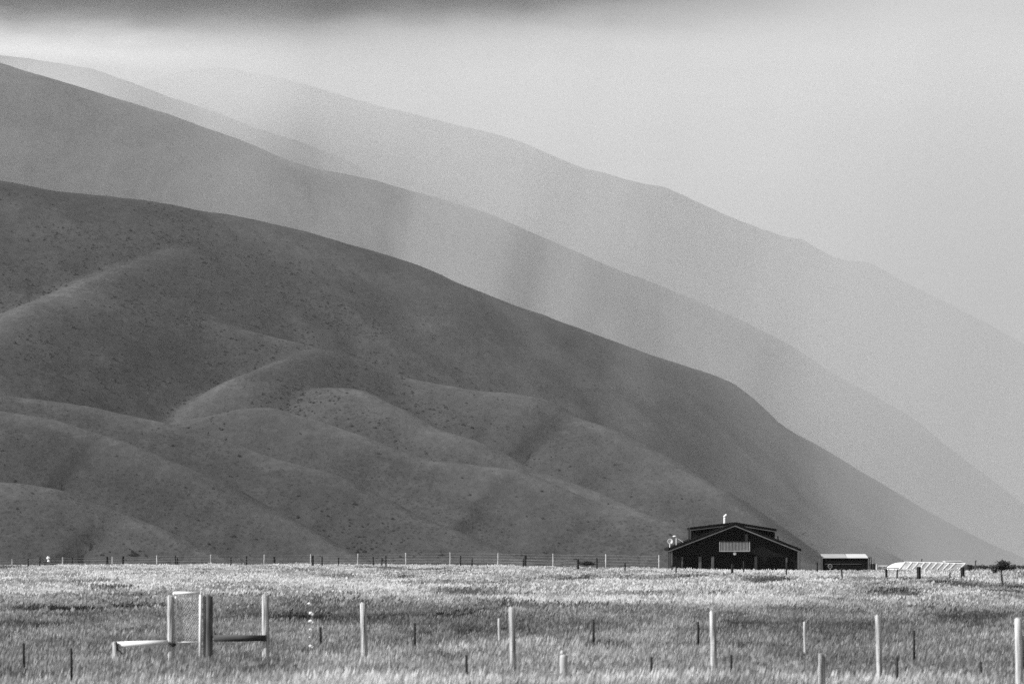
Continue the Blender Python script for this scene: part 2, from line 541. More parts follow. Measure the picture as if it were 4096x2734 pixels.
class Slopes:
    """one hillside as a height field: ridge lines with rounded crests and two flanks, merged where they meet"""

    def __init__(self, x0, x1, y0, y1, st):
        self.x = np.arange(x0, x1, st); self.y = np.arange(y0, y1, st)
        self.Y, self.X = np.meshgrid(self.y, self.x, indexing='ij')
        self.H = np.full(self.X.shape, -200.0); self.second = self.H.copy(); self.dist = np.full(self.X.shape, 999.0)

    def ridge(self, pts, slope, rnd, seed, n=150, rough=.6, k=7.0):
        q = resample(pts, n)
        d = q[:, 2]; x = px(q[:, 0], d); z = pz(q[:, 1], d)
        arc = np.concatenate([[0], np.cumsum(np.hypot(np.diff(x), np.diff(d)))])
        z = z + rough * (2.0 * fbm(arc / 40, arc * 0, seed + 3, 5, 0.55) + 0.5 * fbm(arc / 9, arc * 0, seed + 5, 3))
        X = self.X.ravel(); Y = self.Y.ravel()
        best = np.full(X.shape, 1e12); zz = np.zeros(X.shape); par = np.zeros(X.shape)
        for i in range(len(x) - 1):
            ax, ay = x[i], d[i]; bx, by = x[i + 1] - ax, d[i + 1] - ay
            t = np.clip(((X - ax) * bx + (Y - ay) * by) / (bx * bx + by * by + 1e-9), 0, 1)
            dd = (X - ax - t * bx) ** 2 + (Y - ay - t * by) ** 2
            m = dd < best
            best[m] = dd[m]; zz[m] = (z[i] + t * (z[i + 1] - z[i]))[m]; par[m] = q[i, 0]
        dist = np.sqrt(best).reshape(self.X.shape); zz = zz.reshape(self.X.shape)
        w = 1 + .22 * fbm(self.X / 160, self.Y / 160, seed + 7, 3)
        if not isinstance(slope, (int, float)):
            slope = np.interp(par, [a for a, _ in slope], [b for _, b in slope]).reshape(self.X.shape)
            rnd = np.interp(slope, [27, 38], [rnd, 25])
        h = zz - np.tan(np.radians(slope)) * (np.sqrt(dist ** 2 + rnd * rnd) - rnd) * w
        e = np.maximum(k - np.abs(h - self.H), 0) / k
        new = np.maximum(h, self.H) + e * e * k / 4
        self.second = np.maximum(self.second, np.minimum(h, self.H))
        self.second = np.where(h > self.H, np.maximum(self.H, self.second), self.second)
        self.dist = np.where(h > self.H, dist, self.dist)
        self.H = new

    def build(self, label):
        X, Y, H = self.X, self.Y, self.H
        away = sstep(12, 150, self.dist)
        w = X + 50 * fbm(X / 140, Y / 140, 8, 3)
        H = H + away * (15 * fbm(w / 150, Y / 260, 71, 4, .5) + 5 * fbm(X / 40, Y / 70, 73, 3)) + 1.2 * fbm(X / 14, Y / 14, 75, 2)
        self.H = H
        ny, nx = H.shape
        V = np.stack([X, Y, H], -1).reshape(-1, 3)
        idx = np.arange(ny * nx).reshape(ny, nx)
        Fc = np.stack([idx[:-1, :-1], idx[:-1, 1:], idx[1:, 1:], idx[1:, :-1]], -1).reshape(-1, 4)
        Fc = Fc[V[Fc][:, :, 2].max(1) > -55]
        me = bpy.data.meshes.new('hills'); me.from_pydata(V.tolist(), [], Fc.tolist())
        ca = me.attributes.new('crest', 'FLOAT', 'POINT'); ca.data.foreach_set('value', np.exp(-(self.dist / 28.0) ** 1.2).reshape(-1).astype(np.float32))
        fo_ = me.attributes.new('fold', 'FLOAT', 'POINT'); fo_.data.foreach_set('value', np.maximum(np.exp(-(np.maximum(self.H - self.second, 0) / 26.0)), sstep(16, 62, self.dist) * sstep(-.22, .04, fbm(X / 130, Y / 130, 83, 3)) * (self.H < 200)).reshape(-1).astype(np.float32))  # marks creases and flanks to darken, scrub and painted shade together
        me.polygons.foreach_set('use_smooth', [True] * len(me.polygons))
        me.materials.append(M['hill']); me.update()
        o = bpy.data.objects.new('hills', me); COL.objects.link(o)
        return tag(o, label, 'hill', kind='structure')


def spur(name, pts, label, slope=30, rnd=70, seed=1, gully=1.0, m='hill', n=260, back=1.0, rough=1.0, skew=0.0, dry=0.0):
    q = resample(pts, n)
    d = q[:, 2]; x = px(q[:, 0], d); z = pz(q[:, 1], d)
    arc = np.concatenate([[0], np.cumsum(np.hypot(np.diff(x), np.diff(d)))])
    z = z + rough * (2.0 * fbm(arc / 40, arc * 0, seed + 3, 5, 0.55) + 0.6 * fbm(arc / 9, arc * 0, seed + 5, 3)) * d / 6000
    ta = math.tan(math.radians(slope))
    fs = np.concatenate([np.linspace(0, 60, 16), np.linspace(66, 1500, 120)])
    bs = -np.geomspace(8, 1300, 22)[::-1] * back
    ss = np.concatenate([bs, fs])
    S, X = np.meshgrid(ss, x, indexing='ij'); D0 = np.broadcast_to(d, S.shape); Z0 = np.broadcast_to(z, S.shape); A = np.broadcast_to(arc, S.shape)
    drop = ta * (np.sqrt(S * S + rnd * rnd) - rnd)
    a = np.abs(S)
    kk = np.interp(q[:, 0], [0, 500, 1000, 2349], [.8, .2, -.5, -.9]); K = np.broadcast_to(kk, S.shape)
    W = A + K * S + 60 * fbm(A / 160, S / 200, seed + 9, 3)
    g = fbm(W / 210, S / 1400, seed, 2, 0.4)
    g2 = fbm(W / 70, S / 500, seed + 20, 3)
    amp = sstep(10, 330, a)
    drop = drop + gully * (105 * g * amp + 26 * g2 * amp + 7 * fbm(A / 26, S / 50, seed + 31, 3) * amp)
    drop = np.maximum(drop, ta * 0.35 * (np.sqrt(S * S + rnd * rnd) - rnd))
    Z = Z0 - drop
    Y = D0 - S
    X = X + skew * np.maximum(S, 0) * sstep(0, 120, S)
    nb = len(bs)
    Z = np.maximum(Z, -70)
    V = np.stack([X, Y, Z], -1).reshape(-1, 3)
    ns, nx = S.shape
    idx = np.arange(ns * nx).reshape(ns, nx)
    Fc = np.stack([idx[:-1, :-1], idx[:-1, 1:], idx[1:, 1:], idx[1:, :-1]], -1).reshape(-1, 4)[:, ::-1]
    zz = V[Fc][:, :, 2].max(1)
    Fc = Fc[zz > -69.5]
    me = bpy.data.meshes.new(name); me.from_pydata(V.tolist(), [], Fc.tolist())
    ca = me.attributes.new('crest', 'FLOAT', 'POINT')
    ca.data.foreach_set('value', np.exp(-(np.abs(S) / (rnd * .7)) ** 1.3).reshape(-1).astype(np.float32))
    me.polygons.foreach_set('use_smooth', [True] * len(me.polygons))
    me.materials.append(M[m]); me.update()
    o = bpy.data.objects.new(name, me); COL.objects.link(o)
    return tag(o, label, 'hill', kind='structure')


def ramp(pts, dists):
    """pts (x, y) with distances interpolated over x between the (x, distance) pairs"""
    xs = [a for a, _ in dists]; ds = [b for _, b in dists]
    return [(x, y, float(np.interp(x, xs, ds))) for x, y in pts]


RA = [(-260, 370), (-120, 398), (0, 418), (100, 438), (220, 450), (300, 458), (400, 472), (440, 484), (520, 495), (600, 512), (680, 530), (760, 556), (850, 580), (950, 615), (1050, 660),
      (1150, 700), (1250, 735), (1350, 772), (1450, 805), (1550, 835), (1640, 862), (1665, 876), (1700, 905), (1750, 950), (1800, 985), (1860, 1015), (1950, 1070), (2050, 1130), (2150, 1190), (2250, 1240), (2350, 1282), (2450, 1320)]
RB = [(-260, 60), (-120, 105), (0, 145), (80, 170), (150, 190), (250, 222), (330, 245), (400, 268), (460, 290), (550, 320), (640, 360), (700, 382), (780, 398), (860, 415), (950, 440), (1040, 465), (1118, 490), (1126, 488), (1134, 495),
      (1200, 525), (1280, 560), (1400, 612), (1500, 650), (1600, 690), (1700, 735), (1800, 785), (1900, 850), (2000, 905), (2080, 950), (2200, 1045), (2300, 1120), (2400, 1200), (2550, 1300)]
RC = [(-260, 70), (-120, 100), (0, 128), (110, 142), (215, 160), (300, 190), (400, 228), (500, 260), (600, 300), (700, 330), (800, 370), (850, 398), (910, 410), (960, 422), (1000, 440), (1060, 465), (1130, 500), (1250, 570), (1400, 660)]
RD = [(-100, 420), (100, 320), (240, 240), (330, 190), (420, 166), (480, 160), (525, 153), (560, 168), (640, 178), (700, 195), (800, 225), (900, 252), (1000, 275), (1100, 300), (1180, 320), (1250, 350), (1320, 382), (1400, 402), (1480, 425), (1515, 425), (1600, 465),
      (1700, 510), (1800, 545), (1848, 550), (1870, 570), (1930, 598), (1990, 600), (2060, 640), (2150, 685), (2250, 735), (2349, 790), (2450, 850), (2600, 940), (2800, 1060)]

spur('hills', ramp(RD, [(-100, 12500), (500, 12500), (1500, 13200), (2800, 14500)]), 'palest farthest mountain ridge fading into cloud', 27, 220, 401, .5, 'hill_far', 420, 1.5, 1.2)
spur('hills', ramp(RC, [(-260, 10700), (1400, 10900)]), 'pale middle ridge just behind the long second ridge', 28, 200, 301, .5, 'hill_far', 300, 1.3, 1.2)
spur('hills', ramp(RB, [(-260, 8200), (700, 8400), (1700, 8900), (2550, 9300)]), 'long hazy second ridge descending behind the dark hill', 28, 170, 201, .7, 'hill_far', 420, 1.3, 1.1)
NEAR = Slopes(-1000, 1250, 3180, 6700, 8.0)
NEAR.ridge(ramp(RA, [(-260, 5250), (0, 5300), (1100, 5600), (1640, 5800), (2450, 6200)]), [(0, 27), (1300, 27), (1650, 36), (1750, 39), (2400, 36)], 110, 101, 300, .7)
SP = [
    ([(-140, 800), (-60, 765), (0, 735), (60, 705), (130, 677), (200, 642), (250, 620), (300, 602), (350, 584), (410, 562), (450, 556)], [(-140, 4480), (60, 4720), (250, 4960), (350, 5080), (450, 5230)], 29, 60, 11),
    ([(340, 640), (400, 682), (440, 708), (483, 736), (571, 758), (659, 780), (702, 789), (758, 811), (842, 828), (907, 859), (960, 872), (1083, 894), (1171, 901), (1215, 908), (1259, 918), (1324, 960), (1390, 982), (1456, 1013), (1500, 1039), (1574, 1087), (1640, 1123), (1705, 1175), (1760, 1225), (1840, 1290)], [(340, 4990), (483, 4890), (702, 4860), (907, 4860), (1171, 4840), (1324, 4800), (1500, 4720), (1705, 4600), (1840, 4530)], 29, 60, 12),
    ([(250, 1080), (330, 1015), (395, 971), (417, 951), (483, 903), (549, 864), (615, 842), (680, 815), (720, 800), (760, 806), (810, 826)], [(250, 4400), (417, 4560), (615, 4720), (720, 4840), (810, 4900)], 30, 35, 13),
    ([(650, 905), (700, 896), (735, 890), (763, 888), (806, 890), (842, 903), (885, 925), (929, 943), (995, 982), (1070, 1004), (1127, 1026), (1171, 1052), (1215, 1074), (1302, 1105), (1368, 1127), (1434, 1162), (1500, 1188), (1566, 1215), (1650, 1270)], [(650, 4760), (735, 4690), (842, 4620), (995, 4560), (1171, 4500), (1368, 4440), (1566, 4350), (1650, 4300)], 28, 45, 14),
    ([(370, 978), (439, 960), (505, 949), (549, 938), (601, 933), (637, 938), (702, 958), (768, 978), (834, 1000), (864, 1013), (929, 1039), (986, 1056), (1061, 1063), (1127, 1071), (1193, 1079), (1259, 1108), (1340, 1145), (1420, 1170), (1480, 1183), (1530, 1198), (1579, 1221), (1660, 1275)], [(370, 4440), (505, 4410), (637, 4370), (834, 4330), (986, 4300), (1193, 4270), (1420, 4210), (1579, 4150), (1660, 4120)], 28, 55, 16),
    ([(-140, 880), (-60, 892), (0, 903), (44, 912), (110, 918), (176, 927), (241, 940), (307, 956), (395, 973), (483, 998), (549, 1022), (615, 1048), (702, 1070), (768, 1088), (812, 1109), (864, 1136), (929, 1171), (995, 1202), (1061, 1224), (1127, 1254), (1200, 1290)], [(-140, 4150), (241, 4130), (483, 4090), (702, 4040), (864, 4000), (1061, 3940), (1200, 3900)], 28, 50, 17),
    ([(-140, 925), (-60, 935), (0, 943), (66, 951), (132, 965), (184, 982), (241, 1000), (307, 1022), (373, 1048), (439, 1079), (483, 1101), (527, 1118), (571, 1145), (637, 1180), (702, 1215), (768, 1254), (840, 1298)], [(-140, 3900), (241, 3870), (483, 3820), (768, 3740), (840, 3710)], 28, 50, 18),
    ([(-140, 1095), (-60, 1100), (0, 1105), (88, 1114), (154, 1127), (220, 1153), (285, 1180), (351, 1206), (417, 1237), (483, 1268), (540, 1300)], [(-140, 3660), (285, 3620), (540, 3560)], 27, 45, 19),
]
for pts, dists, sl, rd, sd in SP:
    NEAR.ridge(ramp(pts, dists), float(sl) + 1, rd * .62, sd)
NEAR.build('dark rounded hillside with many folded spurs behind the paddock')


def build_scrub():
    """low matagouri bushes thickest in the folds of the near slopes"""
    protos = []
    for i in range(4):
        mb = MB(); mb.blob((0, 0, .35), (1.0, 1.0, .7), 500 + i, 5, .3)
        if i > 1: mb.blob((1.1, .3, .3), (.7, .7, .55), 520 + i, 5, .3)
        me = bpy.data.meshes.new('scrub_bush'); me.from_pydata(mb.v, [], mb.f); me.materials.append(M['scrub']); me.update()
        protos.append(bpy.data.objects.new('scrub_bush', me))
    n = 150000
    X = RNG.uniform(-900, 1000, n); Y = RNG.uniform(3300, 6000, n)
    i = ((Y - NEAR.y[0]) / 8).astype(int); j = ((X - NEAR.x[0]) / 8).astype(int)
    fy = (Y - NEAR.y[i]) / 8; fx = (X - NEAR.x[j]) / 8; H = NEAR.H
    Z = H[i, j] * (1 - fx) * (1 - fy) + H[i, j + 1] * fx * (1 - fy) + H[i + 1, j] * (1 - fx) * fy + H[i + 1, j + 1] * fx * fy
    fold = np.exp(-(np.maximum(H[i, j] - NEAR.second[i, j], 0) / 22.0))
    dens = sstep(-.02, .3, fbm(X / 110, Y / 110, 91, 4, .6)) * sstep(10, 70, NEAR.dist[i, j]) * .6 + .03 + .5 * fold; dens = dens * sstep(12, 50, NEAR.dist[i, j]) * sstep(-10, -90, Y - np.interp(X, [-800, 700], [5230, 5800]))
    keep = (RNG.random(n) < dens) & (Z > -35) & (np.abs(X) < Y * .14)
    p = np.stack([X, Y, Z], -1)[keep]
    me = bpy.data.meshes.new('scrub'); me.from_pydata(p.tolist(), [], [])
    n = len(p)
    sc = np.exp(RNG.normal(-0.18, .38, n))
    for nm, arr in (('scl', sc), ('yaw', RNG.uniform(0, 6.28, n)), ('tint', sc)):
        a = me.attributes.new(nm, 'FLOAT', 'POINT'); a.data.foreach_set('value', np.asarray(arr, np.float32))
    a = me.attributes.new('pick', 'INT', 'POINT'); a.data.foreach_set('value', RNG.integers(0, 4, n).astype(np.int32))
    o = bpy.data.objects.new('scrub', me); COL.objects.link(o)
    instance_on(o, protos, 'scrub')
    tag(o, 'dark scrub bushes dotted over the near hillsides', 'scrub', kind='stuff')


M['scrub'] = mat('scrub_leaves', 0.022, 0.04, 0.95, (.4, .4, .4))
build_scrub()

# ------------------------------------------------------------------ posts, stakes, fences
def post_mb(mb, x, d, zt, zb, r, lean=0.0, n=12, cham=True, wob=0.04):
    """a round post from zb to zt; lean is the sideways offset of the foot"""
    k = 6
    pts = [(x + lean * (1 - i / k), d, zb + (zt - zb) * i / k) for i in range(k + 1)]
    rad = [r * (1.06 - 0.08 * i / k) for i in range(k + 1)]
    if cham:
        pts.append((x + r * .15, d, zt + 0.014)); rad.append(r * 0.72)
    return mb.tube(pts, rad, n, wob)


def foot_d(bottom):
    return 19130.0 / (bottom - 1250.0)


# near wire fence: five pale posts and the wires between them
near_posts = [(833, 838, 1384, 78.5, .062), (1173.5, 1179, 1394, 73.0, .055), (1635, 1640, 1403, 70.0, .055), (2014, 2020, 1412, 66.5, .048), (2336, 2340, 1420, 63.5, .058)]
fo = empty('wire_fence', (px(1637, 70), 70, gz(px(1637, 70), 70)), 'near wire fence of pale weathered round posts in long grass', 'fence')
tops = []
for (xt, xb, yt, d, r) in near_posts:
    X = px(xt, d)
    mb = MB(); post_mb(mb, X, d, pz(yt, d), gz(X, d) - 0.25, r, px(xb, d) - X)
    mb.build('post', M['wood'] if xt != 2336 else M['wood_pale'], fo, smooth=True)
    tops.append((X, d, gz(X, d)))
GATE_D = 80.0
wire_pts = [(px(613, GATE_D), GATE_D + .05, gz(px(613, GATE_D), GATE_D))] + tops + [(px(2800, 60.0), 60.0, gz(px(2800, 60.0), 60))]
for hgt in (0.2, 0.38, 0.56, 0.74, 0.92, 1.1):
    mb = MB()
    mb.tube([(p[0], p[1] - 0.06, p[2] + hgt) for p in wire_pts], 0.0012, 5)
    mb.build('wire', M['wood_dark'], fo)

# white tags hanging on the wires between the gate and the first post
tx, td = 711, 79.4
for i, (y, dx, s) in enumerate([(1383.5, -1, .9), (1405.5, 2, 1.1), (1424, 1.5, 1.1), (1443, 1, .75), (1460, 0, .5), (1481, 2, 1.0)]):
    X = px(tx + dx, td); Z = pz(y, td)
    mb = MB(); s = s * .82
    mb.blob((X, td, Z), (.045 * s, .02, .03 * s), 60 + i, 6, .28)
    mb.blob((X + .04 * s, td, Z - .024 * s), (.032 * s, .018, .028 * s), 80 + i, 6, .28)
    o = mb.build('white_tag', M['petal'], None, (X, td, Z), True)
    tag(o, ['topmost white tag of the column right of the gate', 'bright white tag second from top in the column right of the gate', 'bright white tag third from top in the column right of the gate',
            'small pale tag fourth down in the column right of the gate', 'tiniest pale tag in the column right of the gate', 'lowest white tag of the column right of the gate'][i], 'fence tag', 'white tags on the fence wires right of the gate')

# gate posts and rails (parts of one strainer assembly each) and the gate between them
D0 = GATE_D


def gp(x, y):
    return (px(x, D0), D0, pz(y, D0))


gl = empty('strainer_post', (px(393, D0), D0, gz(px(393, D0), D0)), 'pale thick strainer post left of the gate with a white horizontal stay rail', 'fence post')
mb = MB(); post_mb(mb, px(391.5, D0), D0, pz(1368, D0), gz(px(392, D0), D0) - .3, .068, .01, 16); mb.build('post', M['wood'], gl, smooth=True)
mb = MB(); mb.tube([(px(267, D0), D0 - .04, pz(1477.5, D0)), (px(330, D0), D0 - .04, pz(1475, D0)), (px(386, D0), D0 - .1, pz(1472, D0))], [.056, .055, .048], 14, .03); mb.build('rail', M['wood_rail_pale'], gl, smooth=True)
mb = MB(); post_mb(mb, px(265, D0), D0, pz(1474, D0), gz(px(265, D0), D0) - .3, .062, 0, 12); mb.build('short_post', M['wood'], gl, smooth=True)
mb = MB(); mb.tube([(px(268, D0), D0 - .1, pz(1486, D0)), (px(300, D0), D0 - .1, pz(1513, D0)), (px(330, D0), D0 - .1, pz(1540, D0))], .012, 6); mb.build('stay_wire', M['stake'], gl)
mb = MB(); mb.blob((px(398, D0), D0 - .11, pz(1477, D0)), (.06, .03, .04), 5, 6, .2); mb.build('wire_knot', M['stake'], gl)
mb = MB(); mb.tube([(px(268, D0), D0 - .11, pz(1471, D0)), (px(270.5, D0), D0 - .11, pz(1491, D0))], [.018, .026], 7, .15); mb.build('wire_tie', M['stake'], gl)

gr = empty('strainer_post', (px(470, D0), D0, gz(px(470, D0), D0)), 'dark strainer post right of the gate', 'fence post')
mb = MB(); post_mb(mb, px(479.4, D0), D0, pz(1367, D0), gz(px(476, D0), D0) - .3, .076, -.01, 18); mb.build('post', M['wood_dark'], gr, smooth=True)
mb = MB(); mb.box(px(466.2, D0), px(470, D0), D0 - .06, D0 - .02, gz(px(470, D0), D0) - .1, pz(1366, D0)); mb.build('lit_side_strip', M['wood_dark'], gr)  # strip added to shape the post's lit left side

ge = empty('strainer_post', (px(608, D0), D0, gz(px(608, D0), D0)), 'pale end post with a dark horizontal rail reaching towards the gate', 'fence post')
mb = MB(); post_mb(mb, px(608.5, D0), D0, pz(1365, D0), gz(px(609, D0), D0) - .3, .07, .02, 16); mb.build('post', M['wood'], ge, smooth=True)
mb = MB(); mb.tube([(px(491, D0), D0 - .06, pz(1462, D0)), (px(550, D0), D0 - .07, pz(1463, D0)), (px(611, D0), D0 - .1, pz(1462, D0))], [.068, .06, .056], 14, .04); mb.build('rail', M['wood_rail_dark'], ge, smooth=True)
mb = MB(); mb.tube([(px(494, D0), D0 - .06, pz(1452, D0)), (px(494, D0), D0 - .06, pz(1463, D0))], [.02, .06], 7, .1); mb.build('wire_tie', M['stake'], ge)

g = empty('gate', (px(432, D0), D0, gz(px(432, D0), D0)), 'white tubular framed gate with wire netting', 'gate')
zb = pz(1524, D0)
mb = MB(); r = .026
mb.tube([gp(403.5, 1512), gp(403.5, 1361)], r * .75, 10)
mb.tube([gp(399, 1359.5), gp(464, 1359.5)], r * 1.15, 10)
mb.tube([gp(460, 1359.5), gp(459.5, 1440), gp(459, 1538)], r * 1.05, 10)
mb.tube([gp(400, 1472), gp(460, 1472)], r * .45, 8)
mb.blob(gp(400, 1361), (.032, .032, .04), 3, 6, .05); mb.blob(gp(461, 1360), (.034, .034, .034), 4, 6, .05)
mb.build('gate_frame', M['galv'], g, smooth=True)
mb = MB()
mb.tube([gp(402.5, 1510), gp(402.5, 1486)], .026, 8); mb.build('hinge_sleeve', M['galv'], g, smooth=True)
mb = MB()
x0, x1, z0, z1 = px(402, D0), px(459, D0), pz(1471, D0), pz(1364, D0)
step = .042
for sgn in (1, -1):
    k = -40
    while k < 60:
        c = x0 + k * step
        pts = []
        # line x = c + sgn * 0.55 * (z - z0), clipped to the frame
        for zz in np.linspace(z0, z1, 40):
            xx = c + sgn * 0.62 * (zz - z0)
            if x0 <= xx <= x1:
                pts.append((xx, D0 + .004 * sgn, zz))
        if len(pts) > 1:
            mb.tube([pts[0], pts[-1]], .0024 if sgn == 1 else .0008, 4)
        k += 1
mb.build('wire_netting', M['mesh_wire'], g)

# loose stakes and pegs standing in the paddock
STAKES = [
    (54, 1474, 1510, 'black', 'black steel stake at the far left of the near grass'),
    (163.4, 1486, 1542, 'black', 'tall black steel stake left of the short rail post'),
    (735, 1437, 1462, 'black', 'thin black stake just right of the white tags'),
    (951, 1428, 1469, 'black', 'black stake between the two leftmost pale fence posts'),
    (1070, 1501, 1527, 'black', 'stubby black stake left of the second pale fence post'),
    (1361, 1420, 1465, 'black', 'slim black stake standing up behind the pale canister'),
    (1494, 1506, 1530, 'black', 'short black stake midway between the canister and the third pale post'),
    (1601, 1425, 1466, 'black', 'black stake close to the left of the third pale fence post'),
    (1677, 1501, 1528, 'black', 'short black stake close to the right of the third pale fence post'),
    (2096, 1445, 1491, 'black', 'tall black stake right of the fourth pale fence post'),
    (2057.5, 1508, 1542, 'black', 'short black stake low to the right of the fourth pale fence post'),
    (2249.5, 1517, 1539, 'black', 'smallest black stake near the lower right corner'),
    (2345.6, 1457, 1528, 'black', 'black stake touching the rightmost pale fence post'),
    (1145, 1419, 1460, 'pale', 'pale wooden peg left of the second pale fence post'),
    (1846, 1427, 1477, 'pale', 'pale wooden peg between the third and fourth pale fence posts'),
    (894, 1501, 1537, 'pale', 'thin whitish stick low in the grass by the leftmost pale fence post'),
]
for (x, yt, yb, k, lab) in STAKES:
    d = foot_d(yb); X = px(x, d); zg = gz(X, d)
    mb = MB()
    if k == 'black':
        w = .018 * d / 70 + .004
        mb.tube([(X + .012, d, zg - .2), (X, d, pz(yt, d))], w, 6, .05)
        mb.box(X - w * .3, X + w * .3, d - w * 2.0, d, zg, pz(yt, d) - .02)
    else:
        post_mb(mb, X, d, pz(yt, d), zg - .2, .030 if x != 894 else .012, .01, 8)
    o = mb.build('steel_stake' if k == 'black' else 'wooden_peg', M['stake'] if k == 'black' else M['wood_pale'], None, (X, d, zg), True)
    tag(o, lab, 'stake' if k == 'black' else 'peg', 'loose stakes and pegs in the near grass')

# square pale stub and the pale canister in the grass
d = 62.0; X = px(1886, d); zg = gz(X, d)
e = empty('post_stub', (X, d, zg), 'short pale twin-board post stub in the grass between third and fourth fence posts', 'post')
mb = MB(); mb.box(px(1878, d), px(1883.5, d), d - .06, d + .05, zg - .2, pz(1498, d)); mb.build('board', M['wood_pale'], e)
mb = MB(); mb.box(px(1884, d), px(1894, d), d - .03, d + .05, zg - .2, pz(1499, d)); mb.build('back_board', M['wood'], e)
d = 68.0; X = px(1292, d); zg = gz(X, d)
zt = pz(1491, d); zs = pz(1500.5, d)
e = empty('canister', (X, d, zg), 'pale dome-shouldered canister with a narrow cap half hidden in grass', 'canister')
mb = MB(); mb.lathe([(.055, zg), (.06, zg + .05), (.066, zs - .05), (.062, zs - .02), (.045, zs), (.03, zs + .004)], (X + .008, d, 0), 18); mb.build('canister_body', M['stump'], e, smooth=True)
mb = MB(); mb.lathe([(.034, zs + .004), (.036, zs + .02), (.034, zt - .012), (.024, zt)], (X - .012, d, 0), 14); mb.build('cap', M['stump'], e, smooth=True)
# a dark weed beside the thin stick
d = 66.0

# the far dark-post fence that crosses the paddock in front of the house
DARK = [(64.3, 1280, 1291, 0), (91.7, 1276, 1290, 0), (166, 1277, 1290, 0), (245.5, 1276, 1291, 1), (282, 1275, 1290, 1), (402, 1273, 1291, 0), (407, 1278, 1291, 0), (529.5, 1278, 1292, 0),
        (565.5, 1274, 1291, 0), (629, 1276, 1291, 1), (717, 1273, 1291, 1), (738.5, 1276, 1291, 0), (776.5, 1278, 1292, 0), (856, 1276, 1291, 0), (876, 1279, 1291, 0), (885, 1274, 1290, 0), (1056.5, 1274, 1297, 0),
        (1083, 1280, 1297, 0), (1200.5, 1281, 1298, 0), (1205.4, 1273, 1297, 1), (1325.6, 1282, 1303, 1), (1369, 1279, 1300, 0), (1433.6, 1290, 1307, 0), (1541.7, 1296, 1307, 0), (1551, 1296, 1312, 0),
        (1680, 1293, 1312, 1), (1706, 1286, 1308, 0), (1804.5, 1289, 1320, 0), (1874.8, 1289, 1311, 0), (1931, 1302, 1326, 0), (2032.8, 1304, 1323, 1), (2058.4, 1305, 1324, 0), (2107.4, 1299, 1323, 2),
        (2179.4, 1312, 1329, 0), (2207.6, 1300, 1321, 2)]
df = empty('wire_fence', (px(1056, 400), 400, gz(px(1056, 400), 400)), 'far fence of uneven black posts crossing the paddock to the black house', 'fence')
pts = []
for (x, yt, yb, k) in DARK:
    d = min(foot_d(yb + 2), float(crest_d(x)) + 5); X = px(x, d); zg = gz(X, d)
    r = [1.7, 2.8, 4.8][k] * d / F
    mb = MB(); post_mb(mb, X, d, pz(yt, d), zg - .3, r, random.uniform(-.05, .05), 8, False, .06)
    mb.build('post', M['stake'], df)
    pts.append((X, d, zg, pz(yt, d) - zg))
ww = [p for p in pts if p[1] > 330]
for hgt in (0.45, 0.75, 1.0):
    mb = MB(); mb.tube([(p[0], p[1] - .1, p[2] + min(hgt, p[3] * hgt / 1.05)) for p in ww], 0.006, 4); mb.build('wire', M['far_wire'], df)

PALE = [(28, 1281, 1291), (144, 1277, 1292), (258, 1276, 1290), (360, 1273, 1292), (483.5, 1271, 1291), (606.6, 1271, 1290), (713, 1270, 1290), (821.5, 1269, 1289), (931, 1267, 1289), (1032.7, 1266, 1290),
        (1143, 1267, 1292), (1269, 1269, 1294), (1390, 1270, 1296), (1512, 1272, 1298)]
pf = empty('wire_fence', (px(713, 438), 438, gz(px(713, 438), 438)), 'farthest fence of thin pale posts along the paddock edge left of the house', 'fence')
pts = []
for (x, yt, yb) in PALE:
    d = float(crest_d(x)) + 40; X = px(x, d); zg = gz(X, d)
    mb = MB(); post_mb(mb, X, d, pz(yt, d), zg - .3, .075, random.uniform(-.04, .04), 8, False, .05)
    mb.build('post', M['wood'], pf)
    pts.append((X, d, pz(yt, d)))
pts = [(px(-300, 440), 440, pts[0][2])] + pts
for k in range(4):
    mb = MB(); mb.tube([(p[0], p[1] - .1, p[2] - .12 - .26 * k) for p in pts], .0055, 4); mb.build('wire', M['far_wire'], pf)
# two white tags on the far wires, and the low bush by the fence
for i, (x, y, w) in enumerate([(110.5, 1279, .22), (111.5, 1286, .16)]):
    d = 430; X = px(x, d); mb = MB(); mb.blob((X, d, pz(y, d)), (w * .9, .08, w * .68), 90 + i, 6, .25)
    o = mb.build('white_tag', M['petal'], None, (X, d, pz(y, d)), True)
    tag(o, ['upper white tag on the far fence at left', 'lower white tag on the far fence at left'][i], 'fence tag', 'white tags on the far fence')


# ------------------------------------------------------------------ the black house
HD = 480.0
S = HD / F


def hx(x): return px(x, HD)
def hz(y): return pz(y, HD)


ZB = gz(hx(1685), HD) - 0.5
house = empty('house', (hx(1685), HD, gz(hx(1685), HD)), 'black gabled house with a slatted balcony and wide upper dormer', 'house')
rx, rz_ = hx(1685), hz(1198)
lx, lz = hx(1532.5), hz(1256.5)
ex, ez = hx(1836.5), hz(1258)
wl, wr = hx(1540.5), hz(0) * 0 + hx(1831)


def roof_z(x):
    return rz_ + (lz - rz_) * (rx - x) / (rx - lx) if x < rx else rz_ + (ez - rz_) * (x - rx) / (ex - rx)


